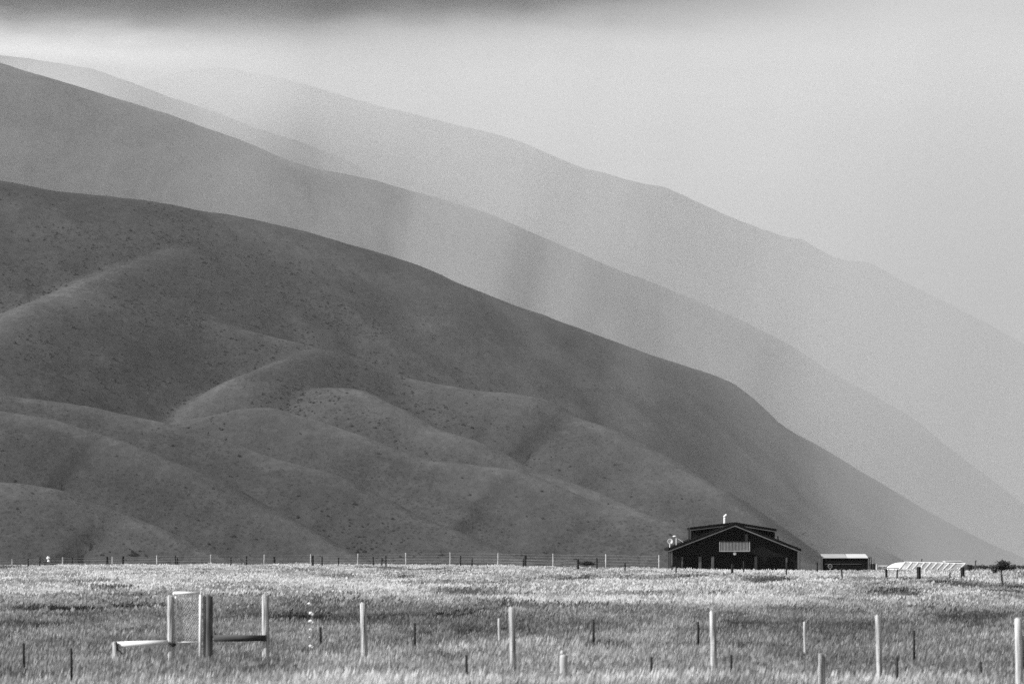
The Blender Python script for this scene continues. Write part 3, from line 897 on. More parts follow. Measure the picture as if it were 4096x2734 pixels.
mb = MB(); T = 0.30
mb.prism([(wl, ZB), (wr, ZB), (wr, roof_z(wr) - T), (rx, rz_ - T), (wl, roof_z(wl) - T)], HD, HD + 11)
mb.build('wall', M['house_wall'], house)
roof = MB()
roof.prism([(lx, lz - T), (rx, rz_ - T), (rx, rz_), (lx, lz)], HD - .95, HD + 11.6)
roof.prism([(rx, rz_ - T), (ex, ez - T), (ex, ez), (rx, rz_)], HD - .95, HD + 11.6)
ro = roof.build('roof', M['house_roof'], house)
mb = MB(); t1, t2 = .30, .44
mb.prism([(lx, lz - t2), (rx - .003, rz_ - t2), (rx - .003, rz_ - t1 - .004), (lx, lz - t1 - .004)], HD - .93, HD - .88)
mb.prism([(rx + .003, rz_ - t2), (ex, ez - t2), (ex, ez - t1 - .004), (rx + .003, rz_ - t1 - .004)], HD - .93, HD - .88)
mb.build('fascia', M['fascia'], ro)
# raised dormer block
DY = HD + 3.0
dl, dr = px(1584.5, DY), px(1777.5, DY)
dlz, drz = pz(1209, DY), pz(1212.5, DY); dcx, dcz = px(1685, DY), pz(1196.8, DY)
mb = MB()
mb.prism([(dl, roof_z(dl) - .25), (dcx, dcz - 1.6), (dr, roof_z(dr) - .25), (dr, drz - .25), (dcx, dcz - .22), (dl, dlz - .25)], DY, DY + 7)
dm = mb.build('dormer', M['house_wall'], house)
mb = MB(); ol, or_ = px(1582.5, DY), px(1781.5, DY)
mb.prism([(ol, dlz - .26), (dcx, dcz - .26), (dcx, dcz), (ol, dlz)], DY - .5, DY + 7.4)
mb.prism([(dcx, dcz - .26), (or_, drz - .26), (or_, drz), (dcx, dcz)], DY - .5, DY + 7.4)
mb.build('dormer_roof', M['house_roof'], dm)
mb = MB()
mb.prism([(ol, dlz - .38), (dcx - .003, dcz - .38), (dcx - .003, dcz - .264), (ol, dlz - .264)], DY - .47, DY - .42)
mb.prism([(dcx + .003, dcz - .38), (or_, drz - .38), (or_, drz - .264), (dcx + .003, dcz - .264)], DY - .47, DY - .42)
mb.build('dormer_fascia', M['fascia'], dm)
mb = MB(); mb.box(dl - .06, dl + .04, DY - .06, DY - .002, roof_z(dl) - .2, dlz - .39); mb.build('downpipe', M['post_grey'], dm)
# verandah posts at both ends
for x, m_ in ((1531.5, 'post_grey'), (1536, 'post_grey'), (1540.6, 'fascia'), (1829.5, 'fascia'), (1832.8, 'post_grey'), (1835.3, 'post_grey')):
    mb = MB(); X = hx(x); top = min(roof_z(min(max(X, lx), ex)), rz_) - .46
    mb.box(X - .045, X + .045, HD - .85, HD - .76, ZB, top); mb.build('verandah_post', M[m_], house)
# lower openings, each with its pale posts
for (a, b, top, posts) in ((1566, 1607, 1275.5, (1565, 1605.5)), (1632, 1740, 1275, (1634.5, 1733.5)), (1758.5, 1806, 1278, (1804,))):
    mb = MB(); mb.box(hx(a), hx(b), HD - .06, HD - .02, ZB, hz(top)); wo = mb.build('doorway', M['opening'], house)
    mb = MB(); mb.box(hx(a) - .1, hx(b) + .1, HD - .10, HD - .065, hz(top), hz(top) + .10); mb.build('lintel', M['house_roof'], wo)
    for p in posts:
        w = .09 if p in (1565, 1804) else .16
        mb = MB(); mb.box(hx(p) - w, hx(p) + w, HD - .24, HD - .105, ZB, hz(top) - .01); mb.build('door_post', M['post_grey'], wo)
# balcony door, rail, slats
mb = MB(); mb.box(hx(1664), hx(1706), HD - .05, HD - .015, hz(1263), hz(1222)); bd = mb.build('balcony_door', M['opening'], house)
mb = MB(); mb.box(hx(1709), hx(1715), HD - .08, HD - .02, hz(1262), hz(1224.5)); mb.build('door_jamb', M['post_grey'], bd)
mb = MB()
bx0, bx1, bz0, bz1 = hx(1650), hx(1718.3), hz(1263.8), hz(1240.2)
for i in range(21):
    X = bx0 + .05 + (bx1 - bx0 - .1) * i / 20
    mb.box(X - .042, X + .042, HD - 1.12, HD - 1.08, bz0 + .1, bz1 - .06)
for X in (bx0, bx1):
    mb.box(X - .05, X + .05, HD - 1.14, HD - 1.02, bz0, bz1 - .06)
bal = mb.build('balcony', M['balu'], house)
mb = MB(); mb.box(bx0 - .12, bx1 + .12, HD - 1.18, HD - 1.0, bz1 - .055, bz1 + .02); mb.build('handrail', M['house_wall'], bal)
mb = MB(); mb.box(bx0 - .02, bx1 + .02, HD - 1.13, HD - .02, bz0 - .03, bz0 + .09); mb.build('balcony_floor', M['balu'], bal)
mb = MB(); mb.lathe([(.05, -.02), (.16, 0), (.19, .05), (.15, .1), (.03, .12)], (hx(1684.5), HD - .9, hz(1269)), 18, (0, -1, .1)); mb.build('porch_lamp', M['white'], house, smooth=True)
# flue and vent
FY = HD + 4
mb = MB(); mb.lathe([(.14, pz(1200, FY)), (.14, pz(1187.5, FY)), (.10, pz(1186.5, FY)), (.10, pz(1184.5, FY))], (px(1662.4, FY), FY, 0), 16); fl = mb.build('flue', M['white'], house, smooth=False)
mb = MB(); c = Vector((px(1663.5, FY), FY, pz(1182.5, FY))); mb.tube([c + Vector((-.16, 0, -.16)), c + Vector((0, 0, 0)), c + Vector((.17, -.02, .15))], [.10, .145, .11], 14); mb.build('cowl', M['white'], fl)
mb = MB(); mb.tube([(px(1784.5, HD + 3), HD + 3, roof_z(hx(1784)) - .1), (px(1784.5, HD + 3), HD + 3, pz(1228.5, HD + 3))], .07, 10); mb.build('vent_pipe', M['stake'], house)

# dishes and aerials standing on the house's left roof edge
DD = HD + 1.2
X = px(1537, DD)
e = empty('satellite_dish', (X, DD, roof_z(hx(1538))), 'round white satellite dish on the left roof corner of the house', 'satellite dish')
mb = MB(); mb.lathe([(.02, .10), (.17, .075), (.28, .02), (.325, -.04), (.31, -.045), (.17, .03), (.02, .06)], (px(1537.2, DD), DD - .1, pz(1241, DD)), 24, (-.1, 1, -.12)); mb.build('dish', M['white'], e, smooth=True)
mb = MB(); mb.tube([(px(1536.8, DD), DD + .05, pz(1256, DD)), (px(1537, DD), DD + .05, pz(1243, DD))], .06, 8); mb.build('mast', M['white'], e)
mb = MB(); mb.tube([(px(1537, DD), DD - .1, pz(1246, DD)), (px(1537, DD), DD - .42, pz(1243, DD))], .025, 6); mb.build('feed_arm', M['stake'], e)
X = px(1551.3, DD)
e = empty('roof_aerial', (X, DD, roof_z(hx(1551))), 'white cranked aerial with a flat head on the left roof slope', 'aerial')
mb = MB(); mb.tube([(X, DD, roof_z(hx(1551)) - .02), (X, DD, pz(1231, DD))], .05, 8)
mb.tube([(px(1552, DD), DD, pz(1232.5, DD)), (px(1567.5, DD), DD, roof_z(hx(1567)))], .04, 8); mb.build('mast', M['white'], e)
mb = MB(); mb.blob((px(1547.6, DD), DD, pz(1229.5, DD)), (.23, .15, .105), 31, 8, .06); mb.build('aerial_head', M['white'], e, smooth=True)

# ------------------------------------------------------------------ shed right of the house
SD = 420.0


def sx(x): return px(x, SD)
def sz(y): return pz(y, SD)


zs = gz(sx(1938), SD)
shed = empty('shed', (sx(1938), SD, zs), 'low black shed with a pale sloping iron roof right of the house', 'shed')
x0, x1 = sx(1887.5), sx(1990.5)
ze = sz(1279.6); zt = sz(1271.0)
mb = MB(); mb.add([(x0, SD, zs - .4), (x1, SD, zs - .4), (x1, SD + 2.6, zs - .4), (x0, SD + 2.6, zs - .4), (x0, SD, ze), (x1, SD, ze), (x1, SD + 2.6, zt - .02), (x0, SD + 2.6, zt - .02)],
                  [(0, 3, 2, 1), (4, 5, 6, 7), (0, 1, 5, 4), (1, 2, 6, 5), (2, 3, 7, 6), (3, 0, 4, 7)]); mb.build('wall', M['shed_wall'], shed)


def slab(xa, xb, m_, name, lift):
    mb = MB(); q = []
    for dz in (0, .05):
        q += [(xa, SD - .12, ze + .01 + dz + lift), (xb, SD - .12, ze + .01 + dz + lift), (xb - .05, SD + 2.7, zt + dz + lift), (xa + .05, SD + 2.7, zt + dz + lift)]
    mb.add(q, [(0, 3, 2, 1), (4, 5, 6, 7), (0, 1, 5, 4), (1, 2, 6, 5), (2, 3, 7, 6), (3, 0, 4, 7)])
    return mb.build(name, m_, shed)


slab(sx(1886), sx(1943), M['shed_roof'], 'roof', 0)
slab(sx(1943) + .004, sx(1991.5), M['shed_roof_new'], 'roof', 0)
mb = MB(); mb.box(sx(1884.2), sx(1887.2), SD - .1, SD + .0, zs - .3, sz(1275)); mb.build('corner_post', M['post_grey'], shed)
mb = MB(); mb.box(sx(1990.8), sx(1992.4), SD - .1, SD + .0, zs - .3, sz(1277)); mb.build('corner_post', M['post_grey'], shed)
for a, b in ((1892, 1928), (1930, 1976)):
    mb = MB(); mb.box(sx(a), sx(b), SD - .05, SD - .01, sz(1293.5), sz(1292.4)); mb.build('wall_rail', M['post_grey'], shed)
# ring-shaped reel leaning on the shed
c = Vector((sx(1903.8), SD - .25, sz(1298)))
e = empty('hose_reel', tuple(c), 'pale ring-shaped hose reel against the black shed wall', 'hose reel')
mb = MB(); n = 24
ring = [c + Vector((.2 * math.cos(2 * math.pi * i / n), 0, .2 * math.sin(2 * math.pi * i / n))) for i in range(n + 1)]
mb.tube(ring, .022, 8); mb.build('rim', M['balu'], e)
mb = MB()
for a in (0.3, 1.35, 2.4):
    mb.tube([c + Vector((.19 * math.cos(a), 0, .19 * math.sin(a))), c - Vector((.19 * math.cos(a), 0, .19 * math.sin(a)))], .012, 6)
mb.lathe([(.05, -.05), (.06, 0), (.05, .05)], c, 12, (0, 1, 0)); mb.build('hub', M['post_grey'], e)
# scrap heaps and drums along the shed
for i, (x, w, h) in enumerate([(1913, 4, 4.5), (1919.5, 4.5, 4), (1926, 3.5, 3.5)]):
    X = sx(x); mb = MB(); mb.blob((X, SD - .5, zs + h * S * .6), (w * S, .3, h * S), 120 + i, 7, .25)
    o = mb.build('dark_bush', M['bush'], None, (X, SD - .5, zs)); tag(o, ['dark low bush next to the hose reel', 'middle dark low bush in front of the shed', 'dark low bush farthest from the hose reel'][i], 'bush', 'dark low bushes in front of the shed')
for i, (x, y0, w) in enumerate([(1997, 1292.5, 2.6), (2002.5, 1292, 2.4), (2006.8, 1291.5, 1.7)]):
    X = sx(x); zt_ = sz(y0); r = w * S
    mb = MB(); mb.lathe([(r, zs - .3), (r * 1.04, zs + .25), (r, zs + .3), (r * 1.04, zt_ - .3), (r, zt_ - .03), (r * .9, zt_)], (X, SD - .2, 0), 14)
    o = mb.build('drum', M['barrel'], None, (X, SD - .2, zs)); tag(o, ['dark drum nearest the shed wall', 'dark drum in the middle of the three beside the shed', 'narrow dark drum farthest from the shed'][i], 'drum', 'dark drums beside the shed')
e = empty('pole_stand', (sx(2002), SD + 1.2, zs), 'thin dark poles with a crossbar standing behind the drums', 'pole stand')
for (x, yt) in ((1993.5, 1279), (1997, 1278.6), (2001, 1277.2), (2007.5, 1279)):
    mb = MB(); mb.tube([(sx(x), SD + 1.2, zs - .3), (sx(x), SD + 1.2, sz(yt))], .045 if x != 2007.5 else .02, 7); mb.build('pole', M['post_grey'], e)
mb = MB(); mb.tube([(sx(1991), SD + 1.2, sz(1278.8)), (sx(2001.8), SD + 1.2, sz(1278.2))], .05, 6); mb.build('crossbar', M['barrel'], e)
X = sx(2010.5); mb = MB(); mb.lathe([(.1, zs - .2), (.13, zs + .1), (.12, zs + .5), (.10, sz(1294)), (.14, sz(1293.2)), (.09, sz(1292.3))], (X, SD - .4, 0), 12)
o = mb.build('milk_churn', M['shed_roof'], None, (X, SD - .4, zs)); tag(o, 'grey upright can between the drums and the white rail fence', 'can')
e = empty('rail_fence', (sx(2024), SD, zs), 'short white rail fence between the drums and the tunnel house', 'fence')
mb = MB(); mb.box(sx(2012.8), sx(2036), SD, SD + .06, sz(1298.0), sz(1295.8)); mb.build('top_rail', M['white'], e)
mb = MB(); mb.box(sx(2013), sx(2036), SD, SD + .05, sz(1302.6), sz(1301.4)); mb.build('bottom_rail', M['balu'], e)
for x in (2014, 2019, 2024.2, 2029.5, 2034.5):
    mb = MB(); mb.box(sx(x) - .035, sx(x) + .035, SD + .065, SD + .12, zs - .3, sz(1296)); mb.build('post', M['white'] if x in (2014, 2024.2) else M['balu'], e)

# ------------------------------------------------------------------ tunnel house and leaning glasshouse frame
TD = 372.0
zt0 = gz(px(2060, TD), TD)
prof = [(2036.5, 1303.5), (2038.5, 1300), (2043, 1296.6), (2049, 1293.4), (2055, 1291.2), (2061, 1289.8), (2068, 1289.0), (2078, 1288.8), (2110, 1288.8), (2112, 1289.5)]
mb = MB(); n = 14; v = []; f = []
for (x, y) in prof:
    X = px(x, TD); h = pz(y, TD) - (zt0 - .1)
    for k in range(n + 1):
        a = math.pi * k / n
        v.append((X, TD + 1.3 - 1.3 * math.cos(a) * min(1, .25 + h / 1.0), zt0 - .1 + max(h, .01) * math.sin(a)))
m_ = n + 1
for i in range(len(prof) - 1):
    for k in range(n):
        f.append((i * m_ + k, (i + 1) * m_ + k, (i + 1) * m_ + k + 1, i * m_ + k + 1))
f.append(tuple((len(prof) - 1) * m_ + k for k in range(m_)))
mb.add(v, f)
th = empty('tunnel_house', (px(2060, TD), TD, zt0), 'bright white round-ended plastic tunnel house', 'greenhouse')
mb.build('cover', M['plastic'], th, smooth=True)
mb = MB(); mb.box(px(2033, TD), px(2068, TD), TD - .35, TD - .25, pz(1303.4, TD), pz(1301.6, TD)); mb.build('base_board', M['barrel'], th)
GD = 362.0
zg = gz(px(2140, GD), GD)
gh = empty('glasshouse', (px(2140, GD), GD, zg), 'leaning white framed glasshouse with slanting ribs', 'greenhouse')


def gh_pt(t, u, lift=0.0):
    """t along the length 0..1, u from the foot 0 to the top rail 1"""
    xb = 2062 + (2199 - 2062) * t; xt = 2076.5 + (2214.5 - 2076.5) * t
    yb = 1306.5; yt = 1288.6 + 3.4 * t
    d0, d1 = GD, GD + 1.2
    d = d0 + (d1 - d0) * u - lift
    return (px(xb + (xt - xb) * u, d), d, pz(yb + (yt - yb) * u, d))


mb = MB(); mb.tube([gh_pt(0, 1, .03), gh_pt(.5, 1, .03), gh_pt(1, 1, .03)], .062, 8); mb.build('top_rail', M['white'], gh)
mb = MB(); a = gh_pt(0, 0); b = gh_pt(1, 0); mb.box(a[0] - .1, b[0] + .1, GD + .08, GD + .16, zg - .3, a[2] + .01); mb.build('base_board', M['post_grey'], gh)
for i in range(10):
    t = (0, .118, .221, .325, .427, .53, .632, .735, .835, 1)[i]
    mb = MB(); mb.tube([gh_pt(t, 0, .03), gh_pt(t, 1, .03)], .066 if i else .08, 8); mb.build('rib', M['white'], gh)
mb = MB(); mb.add([gh_pt(0, 0), gh_pt(1, 0), gh_pt(1, 1), gh_pt(0, 1)], [(0, 1, 2, 3)])
q = [Vector(p) + Vector((0, .02, -.005)) for p in (gh_pt(0, 0), gh_pt(1, 0), gh_pt(1, 1), gh_pt(0, 1))]
mb.add(q, [(3, 2, 1, 0)]); mb.build('glazing', M['glazing'], gh)
# back wall of the glasshouse
mb = MB(); a = Vector(gh_pt(0, 1)); b = Vector(gh_pt(1, 1))
mb.add([a + Vector((0, .1, -.06)), b + Vector((0, .1, -.06)), Vector((b.x, b.y + .1, zg - .2)), Vector((a.x, a.y + .1, zg - .2))], [(0, 1, 2, 3)])
mb.add([a + Vector((0, .16, -.06)), b + Vector((0, .16, -.06)), Vector((b.x, b.y + .16, zg - .2)), Vector((a.x, a.y + .16, zg - .2))], [(3, 2, 1, 0)])
mb.build('back_wall', M['glazing'], gh)

BD = 390.0
zb_ = gz(px(2188, BD), BD)
e = empty('caravan', (px(2188, BD), BD, zb_), 'low pale box roof showing above the glasshouse rail', 'shed')
mb = MB(); mb.box(px(2169, BD), px(2206, BD), BD, BD + 2, zb_ - .2, pz(1287.3, BD)); mb.build('wall', M['shed_roof'], e)
mb = MB(); mb.box(px(2167.8, BD), px(2207.5, BD), BD - .1, BD + 2.1, pz(1287.2, BD), pz(1285.5, BD)); mb.build('roof', M['shed_roof_new'], e)
e.name = 'box_shed'
BD = 368.0; zb_ = gz(px(2222, BD), BD)
e = empty('water_tank', (px(2222, BD), BD, zb_), 'dark squat tank at the end of the glasshouse', 'tank')
mb = MB(); mb.lathe([(.36, zb_ - .2), (.37, zb_ + .1), (.36, zb_ + .14), (.37, pz(1297, BD)), (.36, pz(1295.6, BD)), (.30, pz(1294.8, BD))], (px(2222, BD), BD, 0), 20); mb.build('tank_body', M['barrel'], e, smooth=False)
mb = MB(); mb.lathe([(.12, pz(1294.8, BD)), (.12, pz(1294.0, BD))], (px(2220, BD), BD, 0), 12); mb.build('lid', M['barrel'], e)
for i, (x, yt, yb, d, lab) in enumerate([(2114, 1280.5, 1300, 400.0, 'slim pole rising behind the glasshouse'), (2237.5, 1284.4, 1304, 350.0, 'slim pole right of the dark tank')]):
    X = px(x, d); z = gz(X, d); mb = MB(); mb.tube([(X, d, z - .2), (X, d, pz(yt + 4, d)), (X + .03, d, pz(yt, d))], [.05, .055, .085], 8)
    o = mb.build('pole', M['post_grey'], None, (X, d, z)); tag(o, lab, 'pole')
for i, (x, y, w, h, lab, m_) in enumerate([(2186.6, 1315, 4, 2, 'white sack lying left of its twin in the grass below the glasshouse', 'white'), (2197, 1315, 3.4, 2.2, 'bright white sack nearest the thick black post below the glasshouse', 'white'),
                                           (2197.5, 1302.5, 3.4, 3, 'white bucket at the foot of the last glasshouse rib', 'white'), (2114.5, 1301, 2.6, 3.4, 'white bucket half hidden behind the thick black post', 'white'),
                                           (2265, 1309.5, 8, 3.4, 'pale heap in the grass left of the sapling', 'balu')]):
    d = foot_d(y + 5) if y > 1305 else 358.0
    d = min(d, 358.0)
    X = px(x, d); Z = pz(y, d); k = d / F
    mb = MB(); mb.blob((X, d, Z), (w * k * .5 * 1.1, w * k * .4, h * k * .7), 140 + i, 7, .2)
    o = mb.build(['sack', 'sack', 'bucket', 'bucket', 'heap'][i], M[m_], None, (X, d, Z)); tag(o, lab, ['sack', 'sack', 'bucket', 'bucket', 'heap'][i])
for i, x in enumerate((2243.5, 2252.5)):
    d = 330.0; X = px(x, d); z = gz(X, d); k = d / F; mb = MB(); mb.blob((X, d, pz(1307.5, d)), (4 * k, .15, 2.6 * k), 160 + i, 7, .2); mb.box(X - 3 * k, X + 3 * k, d - .1, d + .1, z - .2, pz(1308, d))
    o = mb.build('trough', M['barrel'], None, (X, d, z)); tag(o, ['dark low trough nearer the slim pole', 'dark low trough nearer the pale heap'][i], 'trough', 'dark low troughs')
# pale hose lying over the grass, cable from house to shed
mb = MB(); cp = [(2006, 1322.5, 300), (2012, 1322, 306), (2018, 1319.5, 318), (2024, 1315, 335), (2030, 1309, 360), (2033, 1306, 370)]
mb.tube([P(x, y, d) for x, y, d in cp], .05, 7); o = mb.build('hose', M['hose'], None, P(2018, 1319, 318), True); tag(o, 'pale hose curving up out of the grass towards a black post', 'hose')
mb = MB(); a = Vector(P(1836, 1268.5, 478)); b = Vector(P(1886, 1275.3, 420)); pts = []
for i in range(13):
    t = i / 12; q = a.lerp(b, t); q.z -= .12 * 4 * t * (1 - t) * .9; pts.append(q)
mb.tube(pts, .03, 6); o = mb.build('power_cable', M['stake'], None, tuple(a)); tag(o, 'thin dark cable sagging from the house to the shed', 'cable')


# ------------------------------------------------------------------ sapling, bushes, far hedge line
def leaf_mass(mb, c, r, n, size, seed, hole=0.35):
    rr = random.Random(seed)
    cl = [(rr.gauss(0, .45), rr.gauss(0, .45), rr.gauss(0, .42)) for _ in range(16)]
    for i in range(n):
        k = cl[rr.randrange(len(cl))]
        p = [k[j] + rr.gauss(0, .22) for j in range(3)]
        q = Vector((c[0] + p[0] * r[0], c[1] + p[1] * r[1], c[2] + p[2] * r[2]))
        a = Vector((rr.gauss(0, 1), rr.gauss(0, 1), rr.gauss(0, 1))).normalized(); b = a.orthogonal().normalized()
        s = size * rr.uniform(.6, 1.4)
        mb.add([q - a * s, q + b * s * .45, q + a * s, q - b * s * .45], [(0, 1, 2, 3)])
    return mb


d = 232.0; X = px(2297, d); z = gz(X, d); k = d / F
tr = empty('sapling', (X, d, z), 'small round-headed dark sapling at the right edge of the paddock', 'tree')
mb = MB(); mb.tube([(X, d, z - .2), (X + .01, d, pz(1318, d)), (X + .02, d, pz(1306, d)), (X + .06, d, pz(1294, d))], [.035, .03, .027, .015], 8, .06)
for a in range(7):
    t = a * .9; mb.tube([(X + .02, d, pz(1307 - a * .6, d)), (X + .1 + .3 * math.cos(t), d + .3 * math.sin(t), pz(1300 - 4 * (a % 3), d))], [.014, .006], 5)
mb.build('trunk', M['bark'], tr)
mb = MB(); leaf_mass(mb, (px(2301.5, d), d, pz(1298.5, d)), (18 * k, 16 * k, 10.5 * k), 3600, .045, 5); mb.build('crown', M['leaf'], tr)
d2 = 214.0; X = px(2299.7, d2); mb = MB(); mb.tube([(X + .01, d2, gz(X, d2) - .2), (X - .015, d2, pz(1317, d2))], .028, 7); o = mb.build('tree_stake', M['stake'], None, (X, d2, gz(X, d2))); tag(o, 'black stake in front of the sapling trunk', 'stake')
d = 345.0; X = px(1344, d); z = gz(X, d); mb = MB(); leaf_mass(mb, (X, d, pz(1292.5, d)), (15 * d / F, .5, 3.2 * d / F), 900, .08, 8)
mb.blob((X, d, z), (.6, .4, .25), 9, 8, .2); o = mb.build('dark_bush', M['bush'], None, (X, d, z)); tag(o, 'dark flat bush on the skyline of the paddock by a thick black post', 'bush')
mb = MB(); rr = random.Random(3)
HDG = 900.0
for i in range(150):
    x = 2205 + i * 3.2; leaf_mass(mb, (px(x, HDG), HDG + rr.uniform(-6, 6), pz(1300, HDG)), (.6, 2.0, .35 + .10 * rr.random()), 60, .16, 300 + i)
hb = bpy.data.objects
o = mb.build('hedge', M['hedge'], None, (px(2300, HDG), HDG, pz(1304, HDG))); tag(o, 'dark far hedge line behind the sapling', 'hedge')

# ------------------------------------------------------------------ air: even haze, and rain mist drifting between the ridges
BOX = [(0, 1, 2, 3), (4, 7, 6, 5), (0, 4, 5, 1), (1, 5, 6, 2), (2, 6, 7, 3), (3, 7, 4, 0)]


def vol_box(name, x0, x1, y0, y1, z0, z1, m_, label):
    me = bpy.data.meshes.new(name)
    me.from_pydata([(x0, y0, z0), (x0, y1, z0), (x1, y1, z0), (x1, y0, z0), (x0, y0, z1), (x0, y1, z1), (x1, y1, z1), (x1, y0, z1)], [], BOX)
    me.materials.append(m_); me.update()
    o = bpy.data.objects.new(name, me); COL.objects.link(o)
    return tag(o, label, 'haze', kind='stuff')


def haze_mat(density):
    m = bpy.data.materials.new('haze_air'); nt, N, L = nodes_of(m)
    out = N.new('ShaderNodeOutputMaterial'); v = N.new('ShaderNodeVolumePrincipled')
    v.inputs['Color'].default_value = g3(0.96); v.inputs['Density'].default_value = density; v.inputs['Anisotropy'].default_value = 0.1
    L.new(v.outputs[0], out.inputs['Volume'])
    return m


HAZE = 1.2e-5
vol_box('haze', -9000, 9000, -300, 17000, -75, 1750, haze_mat(HAZE), 'thin pale rainy air over the whole valley')


def mist_mat(name, dens, cx, cy, ey, keys_x, keys_z, slant, seed, streak=0.5, width=200, tone=0.97):
    """rain mist whose density follows x and z in metres of the world, streaked by slanting noise"""
    m = bpy.data.materials.new(name); nt, N, L = nodes_of(m)
    out = N.new('ShaderNodeOutputMaterial'); v = N.new('ShaderNodeVolumePrincipled')
    v.inputs['Color'].default_value = g3(tone); v.inputs['Anisotropy'].default_value = 0.1
    L.new(v.outputs[0], out.inputs['Volume'])
    tc = N.new('ShaderNodeTexCoord'); sp = N.new('ShaderNodeSeparateXYZ'); L.new(tc.outputs['Object'], sp.inputs[0])

    def math_(op, a, b=None, c=None):
        n = N.new('ShaderNodeMath'); n.operation = op
        for i, q in enumerate((a, b, c)):
            if q is None: continue
            if isinstance(q, (int, float)): n.inputs[i].default_value = q
            else: L.new(q, n.inputs[i])
        return n.outputs[0]

    def curve(val, keys):
        lo, hi = keys[0][0], keys[-1][0]
        top = max(b for _, b in keys); keys = [(a, b / top) for a, b in keys]
        n = N.new('ShaderNodeMapRange'); n.inputs[1].default_value = lo; n.inputs[2].default_value = hi; L.new(val, n.inputs[0])
        cr = N.new('ShaderNodeValToRGB'); cr.color_ramp.interpolation = 'B_SPLINE' if len(keys) > 3 else 'EASE'
        e = cr.color_ramp.elements
        e[0].position = 0; e[0].color = g3(keys[0][1]); e[1].position = 1; e[1].color = g3(keys[-1][1])
        for k, val_ in keys[1:-1]:
            q = e.new((k - lo) / (hi - lo)); q.color = g3(val_)
        L.new(n.outputs[0], cr.inputs[0]); return math_('MULTIPLY', cr.outputs[0], top)
    xs = math_('MULTIPLY_ADD', sp.outputs[2], -slant, sp.outputs[0])
    cmb = N.new('ShaderNodeCombineXYZ'); L.new(xs, cmb.inputs[0]); L.new(sp.outputs[1], cmb.inputs[1]); L.new(sp.outputs[2], cmb.inputs[2])
    mp = N.new('ShaderNodeMapping'); mp.inputs['Scale'].default_value = (1 / width, 1 / 9000, 1 / 1500); mp.inputs['Location'].default_value = (seed, seed * .7, 0)
    L.new(cmb.outputs[0], mp.inputs[0])
    no = N.new('ShaderNodeTexNoise'); no.inputs['Scale'].default_value = 1; no.inputs['Detail'].default_value = 2; L.new(mp.outputs[0], no.inputs[0])
    st = N.new('ShaderNodeMapRange'); st.inputs[1].default_value = .33; st.inputs[2].default_value = .67; st.inputs[3].default_value = max(0.05, 1 - streak); st.inputs[4].default_value = 1 + streak
    L.new(no.outputs[0], st.inputs[0])
    y = math_('DIVIDE', math_('SUBTRACT', sp.outputs[1], cy), ey)
    fy = math_('MAXIMUM', math_('SUBTRACT', 1.0, math_('MULTIPLY', y, y)), 0.0)
    a = math_('MULTIPLY', curve(xs, keys_x), curve(sp.outputs[2], keys_z))
    a = math_('MULTIPLY', a, fy); a = math_('MULTIPLY', a, st.outputs[0]); a = math_('MULTIPLY', a, dens)
    L.new(a, v.inputs['Density'])
    return m


# in front of the big dark hill, thin; greyer colour stands in for cloud shade
vol_box('mist', -1500, 2000, 4000, 6000, -70, 800,
        mist_mat('mist_front', 1.0e-4, 0, 5000, 990, [(-1400, .0), (-450, .25), (-60, .7), (60, 2.3), (180, 2.3), (300, 4.0), (400, 7), (560, 13.0), (800, 18), (1900, 20)], [(-70, .7), (120, .6), (260, 1.0), (400, 1.0), (520, .4), (640, .08), (780, 0)], .2, 5.0, .6, 110, .74), 'thin drifting rain in front of the big dark hill')
# between the dark hill and the second ridge
vol_box('mist', -1700, 2600, 6500, 7900, -70, 1300,
        mist_mat('mist_low', 5.2e-4, 0, 7200, 690, [(-1500, .5), (-800, .38), (-450, .8), (-200, 1.1), (-80, 1.1), (20, 1.7), (140, 1.15), (400, 1.5), (1200, 1.7), (2500, 1.9)], [(-70, .45), (130, .65), (300, 1.0), (700, .85), (800, 1.0), (850, .8), (900, .1), (1250, 0)], .2, 3.0, .4, 150), 'rain mist between the dark hill and the second ridge')
vol_box('mist', -2200, 3000, 9100, 10300, -70, 1500,
        mist_mat('mist_mid', 4.5e-4, 0, 9700, 590, [(-2000, 2.4), (-1000, 1.8), (-650, .75), (200, .8), (1400, .7), (2900, .6)], [(-70, .8), (500, 1.0), (900, 1.0), (1060, 2.2), (1130, 1.2), (1190, .05), (1450, 0)], .2, 6.0, .4, 240), 'rain mist behind the second ridge')
# between the second ridge and the farthest one
vol_box('mist', -2400, 3600, 11500, 12400, -70, 1700,
        mist_mat('mist_high', 4.0e-4, 0, 11950, 440, [(-2000, 5.0), (-1000, 4.5), (-620, .9), (200, 1.0), (1400, 1.0), (3400, 1.0)], [(-70, 1.0), (500, 1.0), (1120, 1.1), (1300, 1.5), (1400, .5), (1460, 0), (1650, 0)], .2, 9.0, .4, 300), 'rain mist before the farthest ridge')

# ------------------------------------------------------------------ sky, sun, camera
SUN_EL, SUN_AZ = 36.0, 17.0       # azimuth measured from due left towards the camera
el, az = math.radians(SUN_EL), math.radians(SUN_AZ)
sdir = Vector((-math.cos(el) * math.cos(az), -math.cos(el) * math.sin(az), math.sin(el)))
sl = bpy.data.lights.new('sun', 'SUN'); sl.energy = 5.0; sl.angle = math.radians(0.5); sl.color = (1, 1, 1)
so = bpy.data.objects.new('sun', sl); COL.objects.link(so); so.rotation_euler = sdir.to_track_quat('Z', 'Y').to_euler(); so.location = (-40, -20, 60)

